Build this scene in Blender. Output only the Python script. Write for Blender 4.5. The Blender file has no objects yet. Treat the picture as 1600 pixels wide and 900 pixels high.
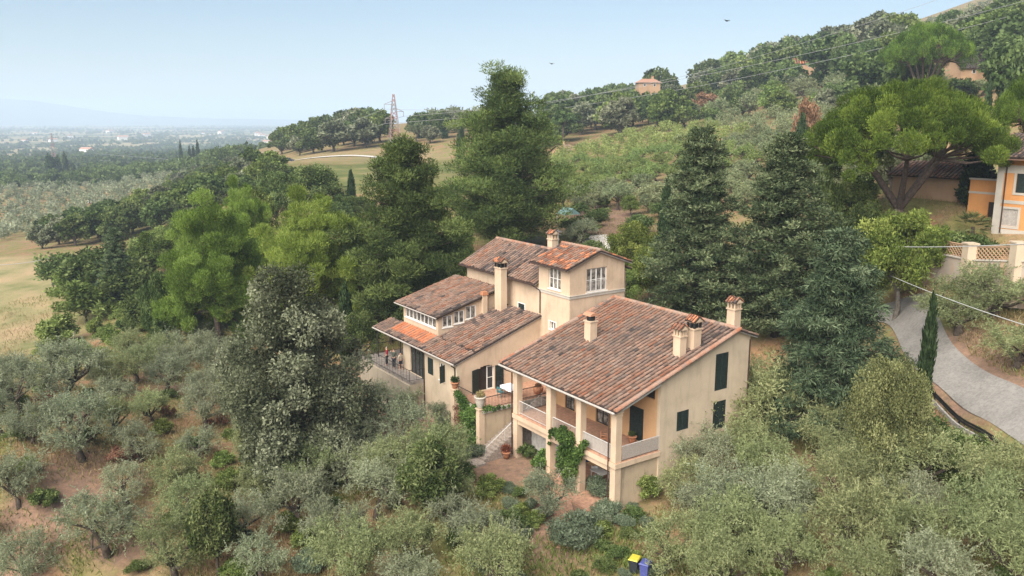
import bpy, math, random
import numpy as np
from math import radians, sin, cos, tan, pi, atan2, sqrt, exp, log
random.seed(7)
SC = bpy.context.scene
COL = SC.collection
# ------------------------------------------------------------------ camera, light, exposure
F = 1300.0; PITCH = radians(11.52); H = 23.3
cd = bpy.data.cameras.new('camera'); cam = bpy.data.objects.new('camera', cd); COL.objects.link(cam)
cam.location = (0, 0, H); cam.rotation_euler = (radians(90) - PITCH, 0, 0)
cd.sensor_width = 36; cd.lens = 36 * F / 1600; cd.clip_start = 0.5; cd.clip_end = 60000
SC.camera = cam
SUN_EL, SUN_AZ = 44.0, -150.0          # azimuth measured from +Y towards +X
W = bpy.data.worlds.new('World'); SC.world = W; W.use_nodes = True
nt = W.node_tree; bg = nt.nodes['Background']
sky = nt.nodes.new('ShaderNodeTexSky'); sky.sky_type = 'NISHITA'; sky.sun_disc = False
sky.sun_elevation = radians(SUN_EL); sky.sun_rotation = radians(SUN_AZ)
sky.altitude = 300; sky.air_density = 1.0; sky.dust_density = 1.0; sky.ozone_density = 2.0
nt.links.new(sky.outputs[0], bg.inputs[0]); bg.inputs[1].default_value = 0.06
sd = bpy.data.lights.new('sun', 'SUN'); sun = bpy.data.objects.new('sun', sd); COL.objects.link(sun)
sd.energy = 4.8; sd.angle = radians(62); sd.color = (1.0, 0.93, 0.83)
sun.rotation_euler = (radians(90 - SUN_EL), 0, radians(180 - SUN_AZ))
sun.location = (-60, 0, 60)
SC.view_settings.view_transform = 'Standard'; SC.view_settings.look = 'None'
SC.view_settings.exposure = 1.05; SC.view_settings.gamma = 1
cy = SC.cycles
cy.max_bounces = 5; cy.diffuse_bounces = 3; cy.glossy_bounces = 2; cy.transmission_bounces = 3
cy.volume_bounces = 2; cy.transparent_max_bounces = 6
cy.use_adaptive_sampling = True; cy.adaptive_threshold = 0.02
HAZE = 0.00024

# ------------------------------------------------------------------ picture maths (used to measure where things stand)
FW = np.array([0, cos(PITCH), -sin(PITCH)]); UP = np.array([0, sin(PITCH), cos(PITCH)])
CAM = np.array([0, 0, H])
def ray(px, py):
    d = FW * F + np.array([1., 0, 0]) * (px - 800) + UP * (450 - py)
    return d / np.linalg.norm(d)
TA = radians(34.6)
EA = np.array([-sin(TA), cos(TA), 0]); EB = np.array([cos(TA), sin(TA), 0])
ORG = np.array([6.594, 49.931, 0.0])
def hw(a, b, z=0.0): return ORG + EA * a + EB * b + np.array([0, 0, z])      # villa frame -> world

# ------------------------------------------------------------------ terrain
def pz(px, py, z):                      # point where the sight line reaches height z
    d = ray(px, py); t = (z - H) / d[2]; p = CAM + d * t; return (p[0], p[1], z)
def pd(px, py, dist):                   # point on the sight line at a horizontal distance
    d = ray(px, py); t = dist / sqrt(d[0]**2 + d[1]**2); p = CAM + d * t; return (p[0], p[1], p[2])
A = []
for a, b, z in [(0,0,-1.8),(6,0,-1.8),(11,0,-1.8),(13,-3,-1.8),(17,-2,-1.8),(22,-4,-1.8),(27,-4,-1.8),(32,-4,-1.8),(36,0,-1.0),(0,6,-1.2),
                (-.5,12,-0.6),(5,15,0.2),(13,17,1.0),(25,16,1.0),(33,8,0.0),(6,6,-1.8),(15,5,-1.8),(24,5,-1.6),(-4,-2,-1.8),(5,-6,-2.0),(-3,4,-1.4)]:
    p = hw(a, b, z); A.append((p[0], p[1], z))
for px, py, z in [(0,900,-5),(200,900,-4.2),(450,900,-3.2),(800,900,-2.3),(1000,880,-1.9),(1200,900,-1),(1400,900,.5),(1600,900,2),
                  (1320,740,.8),(1600,800,2.6),(1600,740,4.2),(1500,680,3.4),(1640,690,5.6),(1600,655,5.6),(1545,632,5.5),(1470,592,5.4),(1445,540,6.0),(1430,480,7.0),
                  (1395,470,7.0),(1500,455,8.2),(1580,565,7.0),(1540,505,7.6),(1600,470,9.0),
                  (930,378,7.5),(1200,640,1.0)]:
    A.append(pz(px, py, z))
for px, py, dd in [(1430,425,80),(1470,420,78.5),(1512,441,75),(1570,448,74),(1395,310,96),(1560,362,88),(1500,365,86),(1600,368,86),(1450,380,86),(1600,300,140),(1480,240,160),(950,330,135),(720,350,125),(1000,270,185),(1000,215,260),(900,240,250),
                   (1200,200,220),(1250,170,260),(1400,130,280),(1600,100,250),(1100,170,380),(1300,100,420),(1450,60,500),(1600,8,700),(1500,28,800),(1700,-40,700),
                   (750,200,380),(700,216,330),(617,228,320),(560,245,280),(480,250,280),(400,260,270),(430,300,190),(540,285,200),(640,248,285),(540,214,400),
                   (380,275,300),(330,300,250),(250,330,260),(200,390,190),(100,398,190),(0,408,190),(0,570,110),(80,520,125),(0,640,82),(0,750,62),(200,600,85),
                   (300,560,95),(0,390,230),(100,340,350),(0,300,500),(200,290,480),(300,260,700),(0,260,900),(200,250,1000),(350,250,800),(470,215,600),
                   (1080,130,1300),(900,178,900),(1250,90,1300),(1500,20,1300),(1700,-60,1300),(700,190,900),(600,196,900)]:
    A.append(pd(px, py, dd))
for px in (-200, 0, 100, 200, 300, 400, 500):
    for dd in (1500, 2200): A.append((*pd(px, 230, dd)[:2], -40 + (8 if dd < 1800 else 0)))
A = np.array(A)
AZMAX = radians(40)
def warp(x, y):
    az = np.arctan2(x, y); fold = np.where(np.abs(az) > AZMAX, np.sign(az) * AZMAX, az)
    return np.stack([fold * 2.2, np.log(np.maximum(np.hypot(x, y), 25.0))], -1)
AW = warp(A[:, 0], A[:, 1])
def phi(r): return np.sqrt(r * r + .06 ** 2)
K = phi(np.linalg.norm(AW[:, None] - AW[None], axis=-1)) + np.eye(len(A)) * -0.01
n_ = len(A); KK = np.zeros((n_ + 1, n_ + 1)); KK[:n_, :n_] = K; KK[n_, :n_] = KK[:n_, n_] = 1
SOL = np.linalg.solve(KK, np.concatenate([A[:, 2], [0]]))
def zt(x, y):
    x = np.atleast_1d(np.asarray(x, float)); y = np.atleast_1d(np.asarray(y, float)); s = x.shape
    q = warp(x.ravel(), y.ravel()); out = np.empty(len(q))
    for i in range(0, len(q), 20000):
        out[i:i+20000] = phi(np.linalg.norm(q[i:i+20000, None] - AW[None], axis=-1)) @ SOL[:n_] + SOL[n_]
    r = np.hypot(x, y).ravel(); az = np.degrees(np.arctan2(x, y)).ravel()
    t = np.clip((r - 1300) / 1200, 0, 1); t = t * t * (3 - 2 * t)
    far = np.where(az > 0, -40 + 0 * r, -40)
    out = out * (1 - t) + far * t
    return out.reshape(s)
def Z(x, y): return float(zt(x, y)[0])
def ground(px, py):                     # where a sight line meets the terrain
    d = ray(px, py); ts = np.exp(np.linspace(log(20), log(6000), 900)); P = CAM + d * ts[:, None]
    g = zt(P[:, 0], P[:, 1]); k = np.where(P[:, 2] < g)[0]
    if len(k) == 0: return P[-1]
    i = k[0]; p = P[i]; return np.array([p[0], p[1], g[i]])
def stand(px, py, dist):                # on the terrain in that direction, at that distance
    p = pd(px, py, dist); return np.array([p[0], p[1], Z(p[0], p[1])])
def ztop(py, px, dist): return pd(px, py, dist)[2]

# ------------------------------------------------------------------ object helpers
def tag(o, label=None, cat=None, group=None, kind=None):
    if label: o['label'] = label
    if cat: o['category'] = cat
    if group: o['group'] = group
    if kind: o['kind'] = kind
    return o
def empty(name, loc, label=None, cat=None, group=None, rz=0.0, s=1.0):
    o = bpy.data.objects.new(name, None); COL.objects.link(o); o.location = loc; o.rotation_euler.z = rz
    o.scale = (s, s, s) if not hasattr(s, '__len__') else s
    o.empty_display_size = 0.3
    return tag(o, label, cat, group)
def link(name, me, parent=None):
    o = bpy.data.objects.new(name, me); COL.objects.link(o)
    if parent: o.parent = parent
    return o
def clone(o, loc, rz=0.0, s=1.0, label=None, group=None):
    c = o.copy(); COL.objects.link(c); c.location = loc; c.rotation_euler = (0, 0, rz)
    c.scale = (s, s, s) if not hasattr(s, '__len__') else s
    if label: c['label'] = label
    if group: c['group'] = group
    for ch in list(o.children):
        d = ch.copy(); COL.objects.link(d); d.parent = c
        for g in list(ch.children):
            e = g.copy(); COL.objects.link(e); e.parent = d
    return c

class MB:
    """collects polygons (with a material slot and a colour per face) and links them as one mesh object"""
    def __init__(s): s.v = []; s.f = []; s.m = []; s.c = []
    def add(s, vs, fs, m=0, c=(.5, .5, .5)):
        k = len(s.v); s.v += [tuple(map(float, p)) for p in vs]
        for f in fs: s.f.append([k + i for i in f]); s.m.append(m); s.c.append(c)
    def hexa(s, p, m=0, c=(.5, .5, .5)):      # p: four bottom corners, four top corners
        s.add(p, [(0,3,2,1),(4,5,6,7),(0,1,5,4),(1,2,6,5),(2,3,7,6),(3,0,4,7)], m, c)
    def box(s, x0, x1, y0, y1, z0, z1, m=0, c=(.5, .5, .5)):
        s.hexa([(x0,y0,z0),(x1,y0,z0),(x1,y1,z0),(x0,y1,z0),(x0,y0,z1),(x1,y0,z1),(x1,y1,z1),(x0,y1,z1)], m, c)
    def prism(s, poly, ext, m=0, c=(.5,.5,.5)):   # poly: 3D points; ext: vector
        n = len(poly); q = [tuple(np.add(p, ext)) for p in poly]
        s.add(list(poly) + q, [tuple(range(n))[::-1], tuple(range(n, 2*n))] + [(i, (i+1) % n, n + (i+1) % n, n + i) for i in range(n)], m, c)
    def tube(s, pts, rad, n=6, m=0, c=(.5, .5, .5), cap=True):
        pts = [np.array(p, float) for p in pts]
        if not hasattr(rad, '__len__'): rad = [rad] * len(pts)
        rings = []; ref = np.array([0.31, 0.17, 0.93])
        for i, p in enumerate(pts):
            t = pts[min(i+1, len(pts)-1)] - pts[max(i-1, 0)]; t = t / (np.linalg.norm(t) + 1e-9)
            r0 = ref if abs(t @ ref) < .95 else np.array([1., 0, 0])
            u = np.cross(t, r0); u /= np.linalg.norm(u); w = np.cross(t, u)
            rings.append([p + rad[i] * (cos(2*pi*j/n) * u + sin(2*pi*j/n) * w) for j in range(n)])
        vs = [q for r in rings for q in r]; fs = []
        for i in range(len(pts) - 1):
            for j in range(n): fs.append((i*n+j, i*n+(j+1) % n, (i+1)*n+(j+1) % n, (i+1)*n+j))
        if cap: fs += [tuple(range(n))[::-1], tuple((len(pts)-1)*n + j for j in range(n))]
        s.add(vs, fs, m, c)
    def lathe(s, c0, prof, n=12, m=0, c=(.5, .5, .5)):
        vs = [(c0[0] + r*cos(2*pi*j/n), c0[1] + r*sin(2*pi*j/n), c0[2] + z) for r, z in prof for j in range(n)]
        fs = [(i*n+j, i*n+(j+1) % n, (i+1)*n+(j+1) % n, (i+1)*n+j) for i in range(len(prof)-1) for j in range(n)]
        fs += [tuple(range(n))[::-1], tuple((len(prof)-1)*n + j for j in range(n))]
        s.add(vs, fs, m, c)
    def mesh(s, name, mats, smooth=False):
        me = bpy.data.meshes.new(name); me.from_pydata(s.v, [], s.f)
        for q in (mats if isinstance(mats, (list, tuple)) else [mats]): me.materials.append(q)
        me.polygons.foreach_set('material_index', s.m)
        at = me.attributes.new('fc', 'FLOAT_VECTOR', 'FACE'); at.data.foreach_set('vector', np.array(s.c, float).ravel())
        if smooth: me.polygons.foreach_set('use_smooth', [True] * len(s.f))
        me.update(); return me
    def build(s, name, mats, parent=None, smooth=False): return link(name, s.mesh(name, mats, smooth), parent)

def quad_mesh(name, V, mats, fc, midx=None, extra=None):
    """V (n,4,3) quads; extra: an MB appended (trunk) with material index given there"""
    n = len(V); vs = V.reshape(-1, 3)
    nv, nf = n * 4, n
    loops = np.arange(nv, dtype=np.int32); starts = np.arange(0, nv, 4, dtype=np.int32); fcs = fc; mi = np.zeros(n, np.int32) if midx is None else midx
    if extra is not None and extra.f:
        ev = np.array(extra.v); el = []; es = []; k = nv
        for f in extra.f: es.append(k); el += [i + nv for i in f]; k += len(f)
        vs = np.concatenate([vs, ev]); loops = np.concatenate([loops, np.array(el, np.int32)]); starts = np.concatenate([starts, np.array(es, np.int32)])
        fcs = np.concatenate([fc, np.array(extra.c)]); mi = np.concatenate([mi, np.array(extra.m, np.int32)]); nf += len(extra.f)
    me = bpy.data.meshes.new(name)
    me.vertices.add(len(vs)); me.vertices.foreach_set('co', vs.astype(np.float32).ravel())
    me.loops.add(len(loops)); me.loops.foreach_set('vertex_index', loops)
    me.polygons.add(nf); me.polygons.foreach_set('loop_start', starts)
    for q in (mats if isinstance(mats, (list, tuple)) else [mats]): me.materials.append(q)
    me.polygons.foreach_set('material_index', mi)
    at = me.attributes.new('fc', 'FLOAT_VECTOR', 'FACE'); at.data.foreach_set('vector', fcs.astype(np.float32).ravel())
    me.update(calc_edges=True); me.validate()
    return me

# ------------------------------------------------------------------ materials
M = {}
def nodes(name):
    m = bpy.data.materials.new(name); m.use_nodes = True; t = m.node_tree; t.nodes.clear()
    o = t.nodes.new('ShaderNodeOutputMaterial'); M[name] = m
    return m, t, o
def N(t, kind, **kw):
    n = t.nodes.new(kind)
    for k, v in kw.items():
        if k in n.inputs: n.inputs[k].default_value = v
        else: setattr(n, k, v)
    return n
def ramp(t, fac, stops):
    r = t.nodes.new('ShaderNodeValToRGB'); e = r.color_ramp.elements
    while len(e) < len(stops): e.new(.5)
    for q, (p, c) in zip(e, stops): q.position = p; q.color = (*c, 1)
    t.links.new(fac, r.inputs[0]); return r.outputs[0]
def noise(t, scale, detail=4, rough=.6, vec=None, out=0):
    n = N(t, 'ShaderNodeTexNoise', Scale=scale, Detail=detail, Roughness=rough)
    if vec is None: vec = N(t, 'ShaderNodeTexCoord').outputs['Object']
    t.links.new(vec, n.inputs['Vector']); return n.outputs[out]
def mixc(t, fac, a, b, mode='MIX'):
    n = t.nodes.new('ShaderNodeMix'); n.data_type = 'RGBA'; n.blend_type = mode
    for k, v in ((0, fac), (6, a), (7, b)):
        if hasattr(v, 'links'): t.links.new(v, n.inputs[k])
        elif isinstance(v, (int, float)): n.inputs[k].default_value = v
        else: n.inputs[k].default_value = (*v, 1)
    return n.outputs[2]
def mth(t, op, a, b=0.0):
    n = t.nodes.new('ShaderNodeMath'); n.operation = op
    for k, v in ((0, a), (1, b)):
        if hasattr(v, 'links'): t.links.new(v, n.inputs[k])
        else: n.inputs[k].default_value = v
    return n.outputs[0]
def bsdf(t, o, col, rough=.8, bump=None, bs=.3, bd=.02, metal=0, spec=.3):
    b = N(t, 'ShaderNodeBsdfPrincipled', Roughness=rough, Metallic=metal); b.inputs['Specular IOR Level'].default_value = spec
    if hasattr(col, 'links'): t.links.new(col, b.inputs['Base Color'])
    else: b.inputs['Base Color'].default_value = (*col, 1)
    if bump is not None:
        q = N(t, 'ShaderNodeBump', Strength=bs, Distance=bd); t.links.new(bump, q.inputs['Height']); t.links.new(q.outputs[0], b.inputs['Normal'])
    t.links.new(b.outputs[0], o.inputs[0]); return b
def plain(name, col, rough=.7, var=.15, scale=3.0, metal=0, spec=.3):
    m, t, o = nodes(name); c2 = tuple(x * (1 - var * 1.6) for x in col); c3 = tuple(min(1, x * (1 + var)) for x in col)
    nz = noise(t, scale); bsdf(t, o, ramp(t, nz, [(.3, c2), (.7, c3)]), rough, metal=metal, spec=spec, bump=noise(t, scale * 8), bs=.15); return m
def stucco(name, c, stain, stain_amt=.5):
    m, t, o = nodes(name); tc = N(t, 'ShaderNodeTexCoord').outputs['Object']
    mp = N(t, 'ShaderNodeMapping', Scale=(1.6, 1.6, .28)); t.links.new(tc, mp.inputs[0])
    big = noise(t, .45, 5, .6, tc); streak = noise(t, 1.2, 5, .7, mp.outputs[0]); fine = noise(t, 22, 3, .6, tc)
    base = ramp(t, big, [(.3, tuple(x * .82 for x in c)), (.52, c), (.7, tuple(min(1, x * 1.08) for x in c))])
    s1 = ramp(t, streak, [(.50, (0, 0, 0)), (.78, (1, 1, 1))])
    col = mixc(t, mth(t, 'MULTIPLY', s1, stain_amt), base, stain)
    col = mixc(t, .10, col, ramp(t, fine, [(.3, (.3, .3, .3)), (.7, (1, 1, 1))]), 'MULTIPLY')
    bsdf(t, o, col, .9, fine, .25, .01, spec=.15); return m
def leaf(name, dark, mid, light, trans=.3, hue=.12):
    m, t, o = nodes(name); at = N(t, 'ShaderNodeAttribute', attribute_name='fc'); sp = t.nodes.new('ShaderNodeSeparateXYZ'); t.links.new(at.outputs['Vector'], sp.inputs[0])
    col = ramp(t, sp.outputs[0], [(.05, dark), (.45, mid), (.95, light)])
    oi = N(t, 'ShaderNodeObjectInfo'); hs = N(t, 'ShaderNodeHueSaturation')
    hs.inputs['Hue'].default_value = .5
    mr = N(t, 'ShaderNodeMapRange'); mr.inputs[3].default_value = .82; mr.inputs[4].default_value = 1.2; t.links.new(oi.outputs['Random'], mr.inputs[0]); t.links.new(mr.outputs[0], hs.inputs['Value'])
    wn = N(t, 'ShaderNodeTexWhiteNoise'); wn.noise_dimensions = '1D'; t.links.new(oi.outputs['Random'], wn.inputs['W'])
    mh = N(t, 'ShaderNodeMapRange'); mh.inputs[3].default_value = .5 - hue * .12; mh.inputs[4].default_value = .5 + hue * .12; t.links.new(wn.outputs[0], mh.inputs[0]); t.links.new(mh.outputs[0], hs.inputs['Hue'])
    t.links.new(col, hs.inputs['Color']); c = hs.outputs[0]
    d = N(t, 'ShaderNodeBsdfDiffuse'); tr = N(t, 'ShaderNodeBsdfTranslucent'); mx = N(t, 'ShaderNodeMixShader'); mx.inputs[0].default_value = trans
    t.links.new(c, d.inputs[0]); t.links.new(c, tr.inputs[0]); t.links.new(d.outputs[0], mx.inputs[1]); t.links.new(tr.outputs[0], mx.inputs[2]); t.links.new(mx.outputs[0], o.inputs[0]); return m
def facecol(name, rough=.85, nscale=9, namt=.35):
    m, t, o = nodes(name); at = N(t, 'ShaderNodeAttribute', attribute_name='fc'); nz = noise(t, nscale, 5, .7)
    col = mixc(t, namt, at.outputs['Vector'], ramp(t, nz, [(.3, (.25, .23, .22)), (.62, (1, 1, 1))]), 'MULTIPLY')
    bsdf(t, o, col, rough, nz, .4, .02, spec=.15); return m

STU = (.57, .43, .305)
stucco('stucco', STU, (.27, .20, .135), .5)
stucco('stucco_pale', (.54, .435, .315), (.30, .24, .18), .5)
stucco('stucco_bounce_glow', (.56, .335, .175), (.42, .26, .15), .35)  # orange glow of bounced light under the portico put into the facade colour
stucco('stucco_stained', (.46, .36, .25), (.10, .085, .065), .75)
stucco('stucco_orange', (.58, .27, .10), (.36, .19, .09), .4)
stucco('stucco_shed', (.40, .26, .16), (.25, .18, .13), .5)
stucco('old_wall', (.42, .36, .30), (.55, .27, .10), .85)
stucco('stone_trim', (.46, .42, .36), (.35, .33, .30), .4)
facecol('roof_tile'); facecol('tinted', .8, 14, .2)
plain('tile_floor', (.42, .24, .16), .7, .2, 5)
plain('green_shutter', (.022, .034, .03), .55, .3, 6)
plain('dark_wood', (.03, .022, .017), .6, .3, 8)
plain('white_paint', (.72, .70, .66), .5, .08, 6)
plain('iron', (.035, .03, .028), .5, .2, 8)
plain('pale_iron', (.50, .48, .45), .5, .12, 8)
plain('copper_pipe', (.055, .035, .028), .45, .2, 8)
plain('gutter_metal', (.42, .38, .34), .45, .15, 8)
plain('soot_metal', (.02, .02, .02), .6, .3, 9)
plain('terracotta', (.42, .19, .10), .8, .2, 10)
plain('stone_pot', (.48, .43, .36), .9, .2, 10)
plain('stone_step', (.30, .25, .21), .9, .25, 6)
plain('concrete', (.36, .34, .31), .9, .2, 4)
plain('porch_paving', (.22, .19, .165), .9, .3, 3)
stucco('stucco_damp', (.33, .28, .21), (.10, .09, .07), .7)
plain('reed_screen', (.36, .31, .27), .9, .15, 15)
m, t, o = nodes('asphalt'); a1 = ramp(t, noise(t, .35, 6, .7), [(.3, (.19, .18, .165)), (.55, (.26, .245, .225)), (.75, (.32, .30, .27))]); a2 = ramp(t, noise(t, 5, 5, .75), [(.3, (.6, .6, .6)), (.6, (1.05, 1.05, 1.05))]); bsdf(t, o, mixc(t, .8, a1, a2, 'MULTIPLY'), .95, noise(t, 20), .3, .01, spec=.1)
plain('gravel', (.55, .52, .47), .95, .15, .5)
plain('steel', (.30, .31, .32), .45, .15, 5, metal=.6)
plain('pylon_steel', (.26, .22, .21), .6, .2, 1.0)
plain('pylon_red', (.36, .17, .15), .6, .2, 1.0)
plain('cable', (.34, .34, .34), .5, .05, 1)
plain('cable_white', (.62, .62, .60), .5, .05, 1)
plain('wood_pole', (.16, .13, .10), .9, .3, 4)
plain('bark', (.075, .058, .045), .95, .35, 5)
plain('bark_grey', (.13, .115, .095), .95, .35, 5)
plain('bark_pine', (.085, .062, .05), .95, .35, 5)
plain('cloth_white', (.78, .78, .80), .8, .05, 5)
plain('plastic_white', (.78, .78, .76), .4, .05, 5)
plain('plastic_blue', (.07, .085, .27), .4, .15, 5)
plain('plastic_yellow', (.50, .44, .05), .4, .12, 5)
plain('plastic_dark', (.03, .035, .04), .5, .2, 5)
plain('teal_tarp', (.05, .15, .16), .5, .4, 5)
plain('blue_cloth', (.05, .11, .24), .8, .3, 6)
plain('red_cloth', (.32, .02, .03), .8, .2, 8)
plain('dark_cloth', (.035, .035, .045), .85, .2, 8)
plain('green_cloth', (.07, .08, .06), .85, .2, 8)
plain('beige_cloth', (.42, .36, .28), .85, .15, 8)
plain('skin', (.46, .27, .19), .6, .08, 6)
plain('hair_grey', (.35, .33, .31), .8, .2, 20)
plain('hair_dark', (.03, .022, .018), .7, .2, 20)
plain('car_white', (.75, .76, .78), .3, .03, 3)
plain('car_dark', (.03, .035, .05), .3, .1, 3)
plain('bird_dark', (.02, .02, .02), .8, .2, 8)
m, t, o = nodes('glass'); bsdf(t, o, (.035, .04, .042), .08, spec=.6)
m, t, o = nodes('curtain_glass'); bsdf(t, o, ramp(t, noise(t, 2.5), [(.4, (.06, .055, .05)), (.62, (.30, .27, .23))]), .15, spec=.5)
leaf('olive_leaf', (.165, .185, .11), (.265, .295, .18), (.40, .43, .29), .42)
leaf('olive_leaf_green', (.15, .175, .08), (.255, .29, .135), (.40, .43, .22), .42)
leaf('olive_leaf_far', (.14, .165, .08), (.235, .27, .14), (.34, .37, .21), .4)
leaf('pine_leaf', (.095, .14, .026), (.22, .305, .06), (.40, .49, .12), .45)
leaf('field_leaf', (.15, .19, .06), (.23, .30, .095), (.32, .39, .15), .4)
leaf('pine_leaf_dark', (.036, .058, .02), (.095, .145, .045), (.21, .285, .09), .32)
leaf('stone_pine_leaf', (.032, .058, .012), (.095, .155, .028), (.22, .31, .055), .25)
leaf('cypress_leaf', (.018, .032, .014), (.042, .068, .028), (.085, .125, .055), .2)
leaf('cedar_leaf', (.03, .048, .024), (.085, .118, .055), (.20, .24, .125), .22)
leaf('cedar_leaf_blue', (.032, .052, .030), (.085, .125, .065), (.20, .255, .145), .22)
leaf('holm_leaf', (.06, .07, .04), (.145, .16, .09), (.32, .335, .22), .25)
leaf('oak_leaf', (.034, .054, .017), (.092, .132, .042), (.19, .24, .09), .3)
leaf('oak_leaf_light', (.06, .085, .02), (.155, .205, .055), (.28, .33, .11), .3)
leaf('brown_leaf', (.06, .07, .03), (.15, .165, .065), (.29, .30, .14), .25)
leaf('walnut_leaf', (.06, .085, .018), (.155, .195, .045), (.31, .34, .09), .35)
leaf('laurel_leaf', (.03, .05, .017), (.09, .125, .042), (.24, .28, .12), .25)
leaf('vine_leaf', (.035, .06, .016), (.09, .15, .038), (.19, .27, .075), .3)
leaf('rust_leaf', (.12, .06, .035), (.27, .145, .09), (.40, .24, .16), .2)
leaf('herb_leaf', (.065, .085, .05), (.13, .165, .10), (.23, .265, .18), .2)
leaf('palm_leaf', (.04, .06, .015), (.11, .14, .05), (.22, .22, .10), .2)
leaf('dry_grass', (.14, .13, .05), (.29, .23, .11), (.42, .32, .18), .3)
leaf('flower_red', (.10, .05, .03), (.25, .10, .05), (.35, .12, .06), .2)
TC = [(.34,.145,.085),(.34,.17,.11),(.345,.195,.135),(.35,.22,.16),(.32,.225,.175),(.27,.18,.14),(.21,.155,.128),(.145,.115,.105),(.085,.07,.066)]

# ------------------------------------------------------------------ ground
def grid_terrain():
    az = np.radians(np.concatenate([np.linspace(-180, -44, 40, endpoint=False), np.linspace(-44, 44, 360), np.linspace(44, 180, 40)[1:]]))
    r = np.exp(np.linspace(log(4), log(19000), 330)); n, k = len(az), len(r)
    X = np.sin(az)[None] * r[:, None]; Y = np.cos(az)[None] * r[:, None]
    Zz = zt(X, Y)
    Zz += (np.sin(X * .9 + 1.3 * np.sin(Y * .7)) * np.sin(Y * .8) * .06) * (r[:, None] < 300)
    V = np.stack([X, Y, Zz], -1).reshape(-1, 3)
    i, j = np.meshgrid(np.arange(k - 1), np.arange(n - 1), indexing='ij')
    q = np.stack([i*n+j, i*n+j+1, (i+1)*n+j+1, (i+1)*n+j], -1).reshape(-1, 4)
    me = bpy.data.meshes.new('ground'); me.vertices.add(len(V)); me.vertices.foreach_set('co', V.astype(np.float32).ravel())
    me.loops.add(q.size); me.loops.foreach_set('vertex_index', q.ravel().astype(np.int32)); me.polygons.add(len(q)); me.polygons.foreach_set('loop_start', np.arange(0, q.size, 4, dtype=np.int32))
    me.update(calc_edges=True); me.polygons.foreach_set('use_smooth', [True] * len(q))
    zn = np.zeros((len(V), 3))
    def blob(px, py, rad, ch, amt=1.0):
        p = ground(px, py); d = np.hypot(V[:, 0] - p[0], V[:, 1] - p[1]); zn[:, ch] = np.maximum(zn[:, ch], amt * np.clip(1.5 - d / rad, 0, 1))
    def poly(pts, ch, soft=4.0, amt=1.0):
        P = np.array([ground(*p)[:2] for p in pts]); ins = np.zeros(len(V), bool); x, y = V[:, 0], V[:, 1]; dm = np.full(len(V), 1e9)
        for a, b in zip(P, np.roll(P, -1, 0)):
            c = ((a[1] > y) != (b[1] > y)) & (x < (b[0]-a[0]) * (y-a[1]) / (b[1]-a[1] + 1e-9) + a[0]); ins ^= c
            ab = b - a; tt = np.clip(((x-a[0])*ab[0] + (y-a[1])*ab[1]) / (ab @ ab + 1e-9), 0, 1); dm = np.minimum(dm, np.hypot(x-a[0]-tt*ab[0], y-a[1]-tt*ab[1]))
        w = np.clip(.5 + np.where(ins, dm, -dm) / soft, 0, 1); zn[:, ch] = np.maximum(zn[:, ch], w * amt)
    poly([(-150,420),(60,402),(150,396),(140,440),(95,470),(130,500),(70,550),(0,585),(-150,600)], 0, 5)          # tan meadow
    poly([(400,262),(480,255),(700,250),(720,238),(650,232),(480,240)], 0, 8, .4)
    poly([(870,330),(960,318),(1010,335),(1000,370),(900,372)], 1, 5)                                              # bare orange earth
    for b in [(300,605,3),(730,352,5),(610,645,6),(640,690,5),(660,640,3),(1290,745,4),(1330,760,4),(880,790,2.5),(540,600,4),(240,590,2.5),(80,650,3.0),(150,745,3.5),(40,840,3),(190,840,2.5),(780,735,3),(870,850,2.5),(1580,590,4),(1500,560,4),(1560,545,4)]:
        blob(*b, 1)
    for b in [(420,280,25),(560,280,28),(640,262,26),(700,262,24),(480,268,24),(330,310,25),(80,500,7),(30,505,6),(1520,520,3),(1560,480,4)]: blob(*b, 2)
    at = me.attributes.new('zone', 'FLOAT_VECTOR', 'POINT'); at.data.foreach_set('vector', zn.astype(np.float32).ravel())
    m, t, o = nodes('ground'); tc = N(t, 'ShaderNodeTexCoord').outputs['Object']
    a = N(t, 'ShaderNodeAttribute', attribute_name='zone'); sp = t.nodes.new('ShaderNodeSeparateXYZ'); t.links.new(a.outputs['Vector'], sp.inputs[0])
    n1 = noise(t, .22, 6, .65, tc); n2 = noise(t, 1.6, 6, .7, tc); n3 = noise(t, 7, 4, .7, tc)
    base = ramp(t, n1, [(.28, (.14, .15, .055)), (.42, (.23, .21, .085)), (.52, (.27, .20, .115)), (.62, (.34, .20, .12)), (.74, (.24, .20, .10))])
    base = mixc(t, .75, base, ramp(t, n2, [(.25, (.42, .42, .36)), (.5, (.85, .85, .8)), (.75, (1.15, 1.1, 1))]), 'MULTIPLY')
    mead = ramp(t, noise(t, .10, 5, .6, tc), [(.32, (.16, .17, .07)), (.45, (.27, .235, .12)), (.6, (.36, .27, .155)), (.75, (.40, .27, .17))])
    soil = ramp(t, n2, [(.3, (.16, .115, .085)), (.55, (.26, .165, .115)), (.75, (.34, .21, .135))])
    grs = ramp(t, noise(t, .15, 5, .6, tc), [(.35, (.09, .115, .035)), (.55, (.16, .165, .06)), (.7, (.25, .205, .10))])
    col = mixc(t, sp.outputs[2], base, grs); col = mixc(t, sp.outputs[0], col, mead)
    w1 = ramp(t, mth(t, 'MULTIPLY', sp.outputs[1], mth(t, 'ADD', n1, .55)), [(.25, (0, 0, 0)), (.7, (1, 1, 1))]); col = mixc(t, w1, col, soil)
    # fields of the plain: cells a few hundred metres wide
    geo = N(t, 'ShaderNodeNewGeometry'); ln = N(t, 'ShaderNodeVectorMath', operation='LENGTH'); t.links.new(geo.outputs['Position'], ln.inputs[0])
    mp = N(t, 'ShaderNodeMapping', Scale=(.0045, .0028, 0)); t.links.new(tc, mp.inputs[0])
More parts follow.
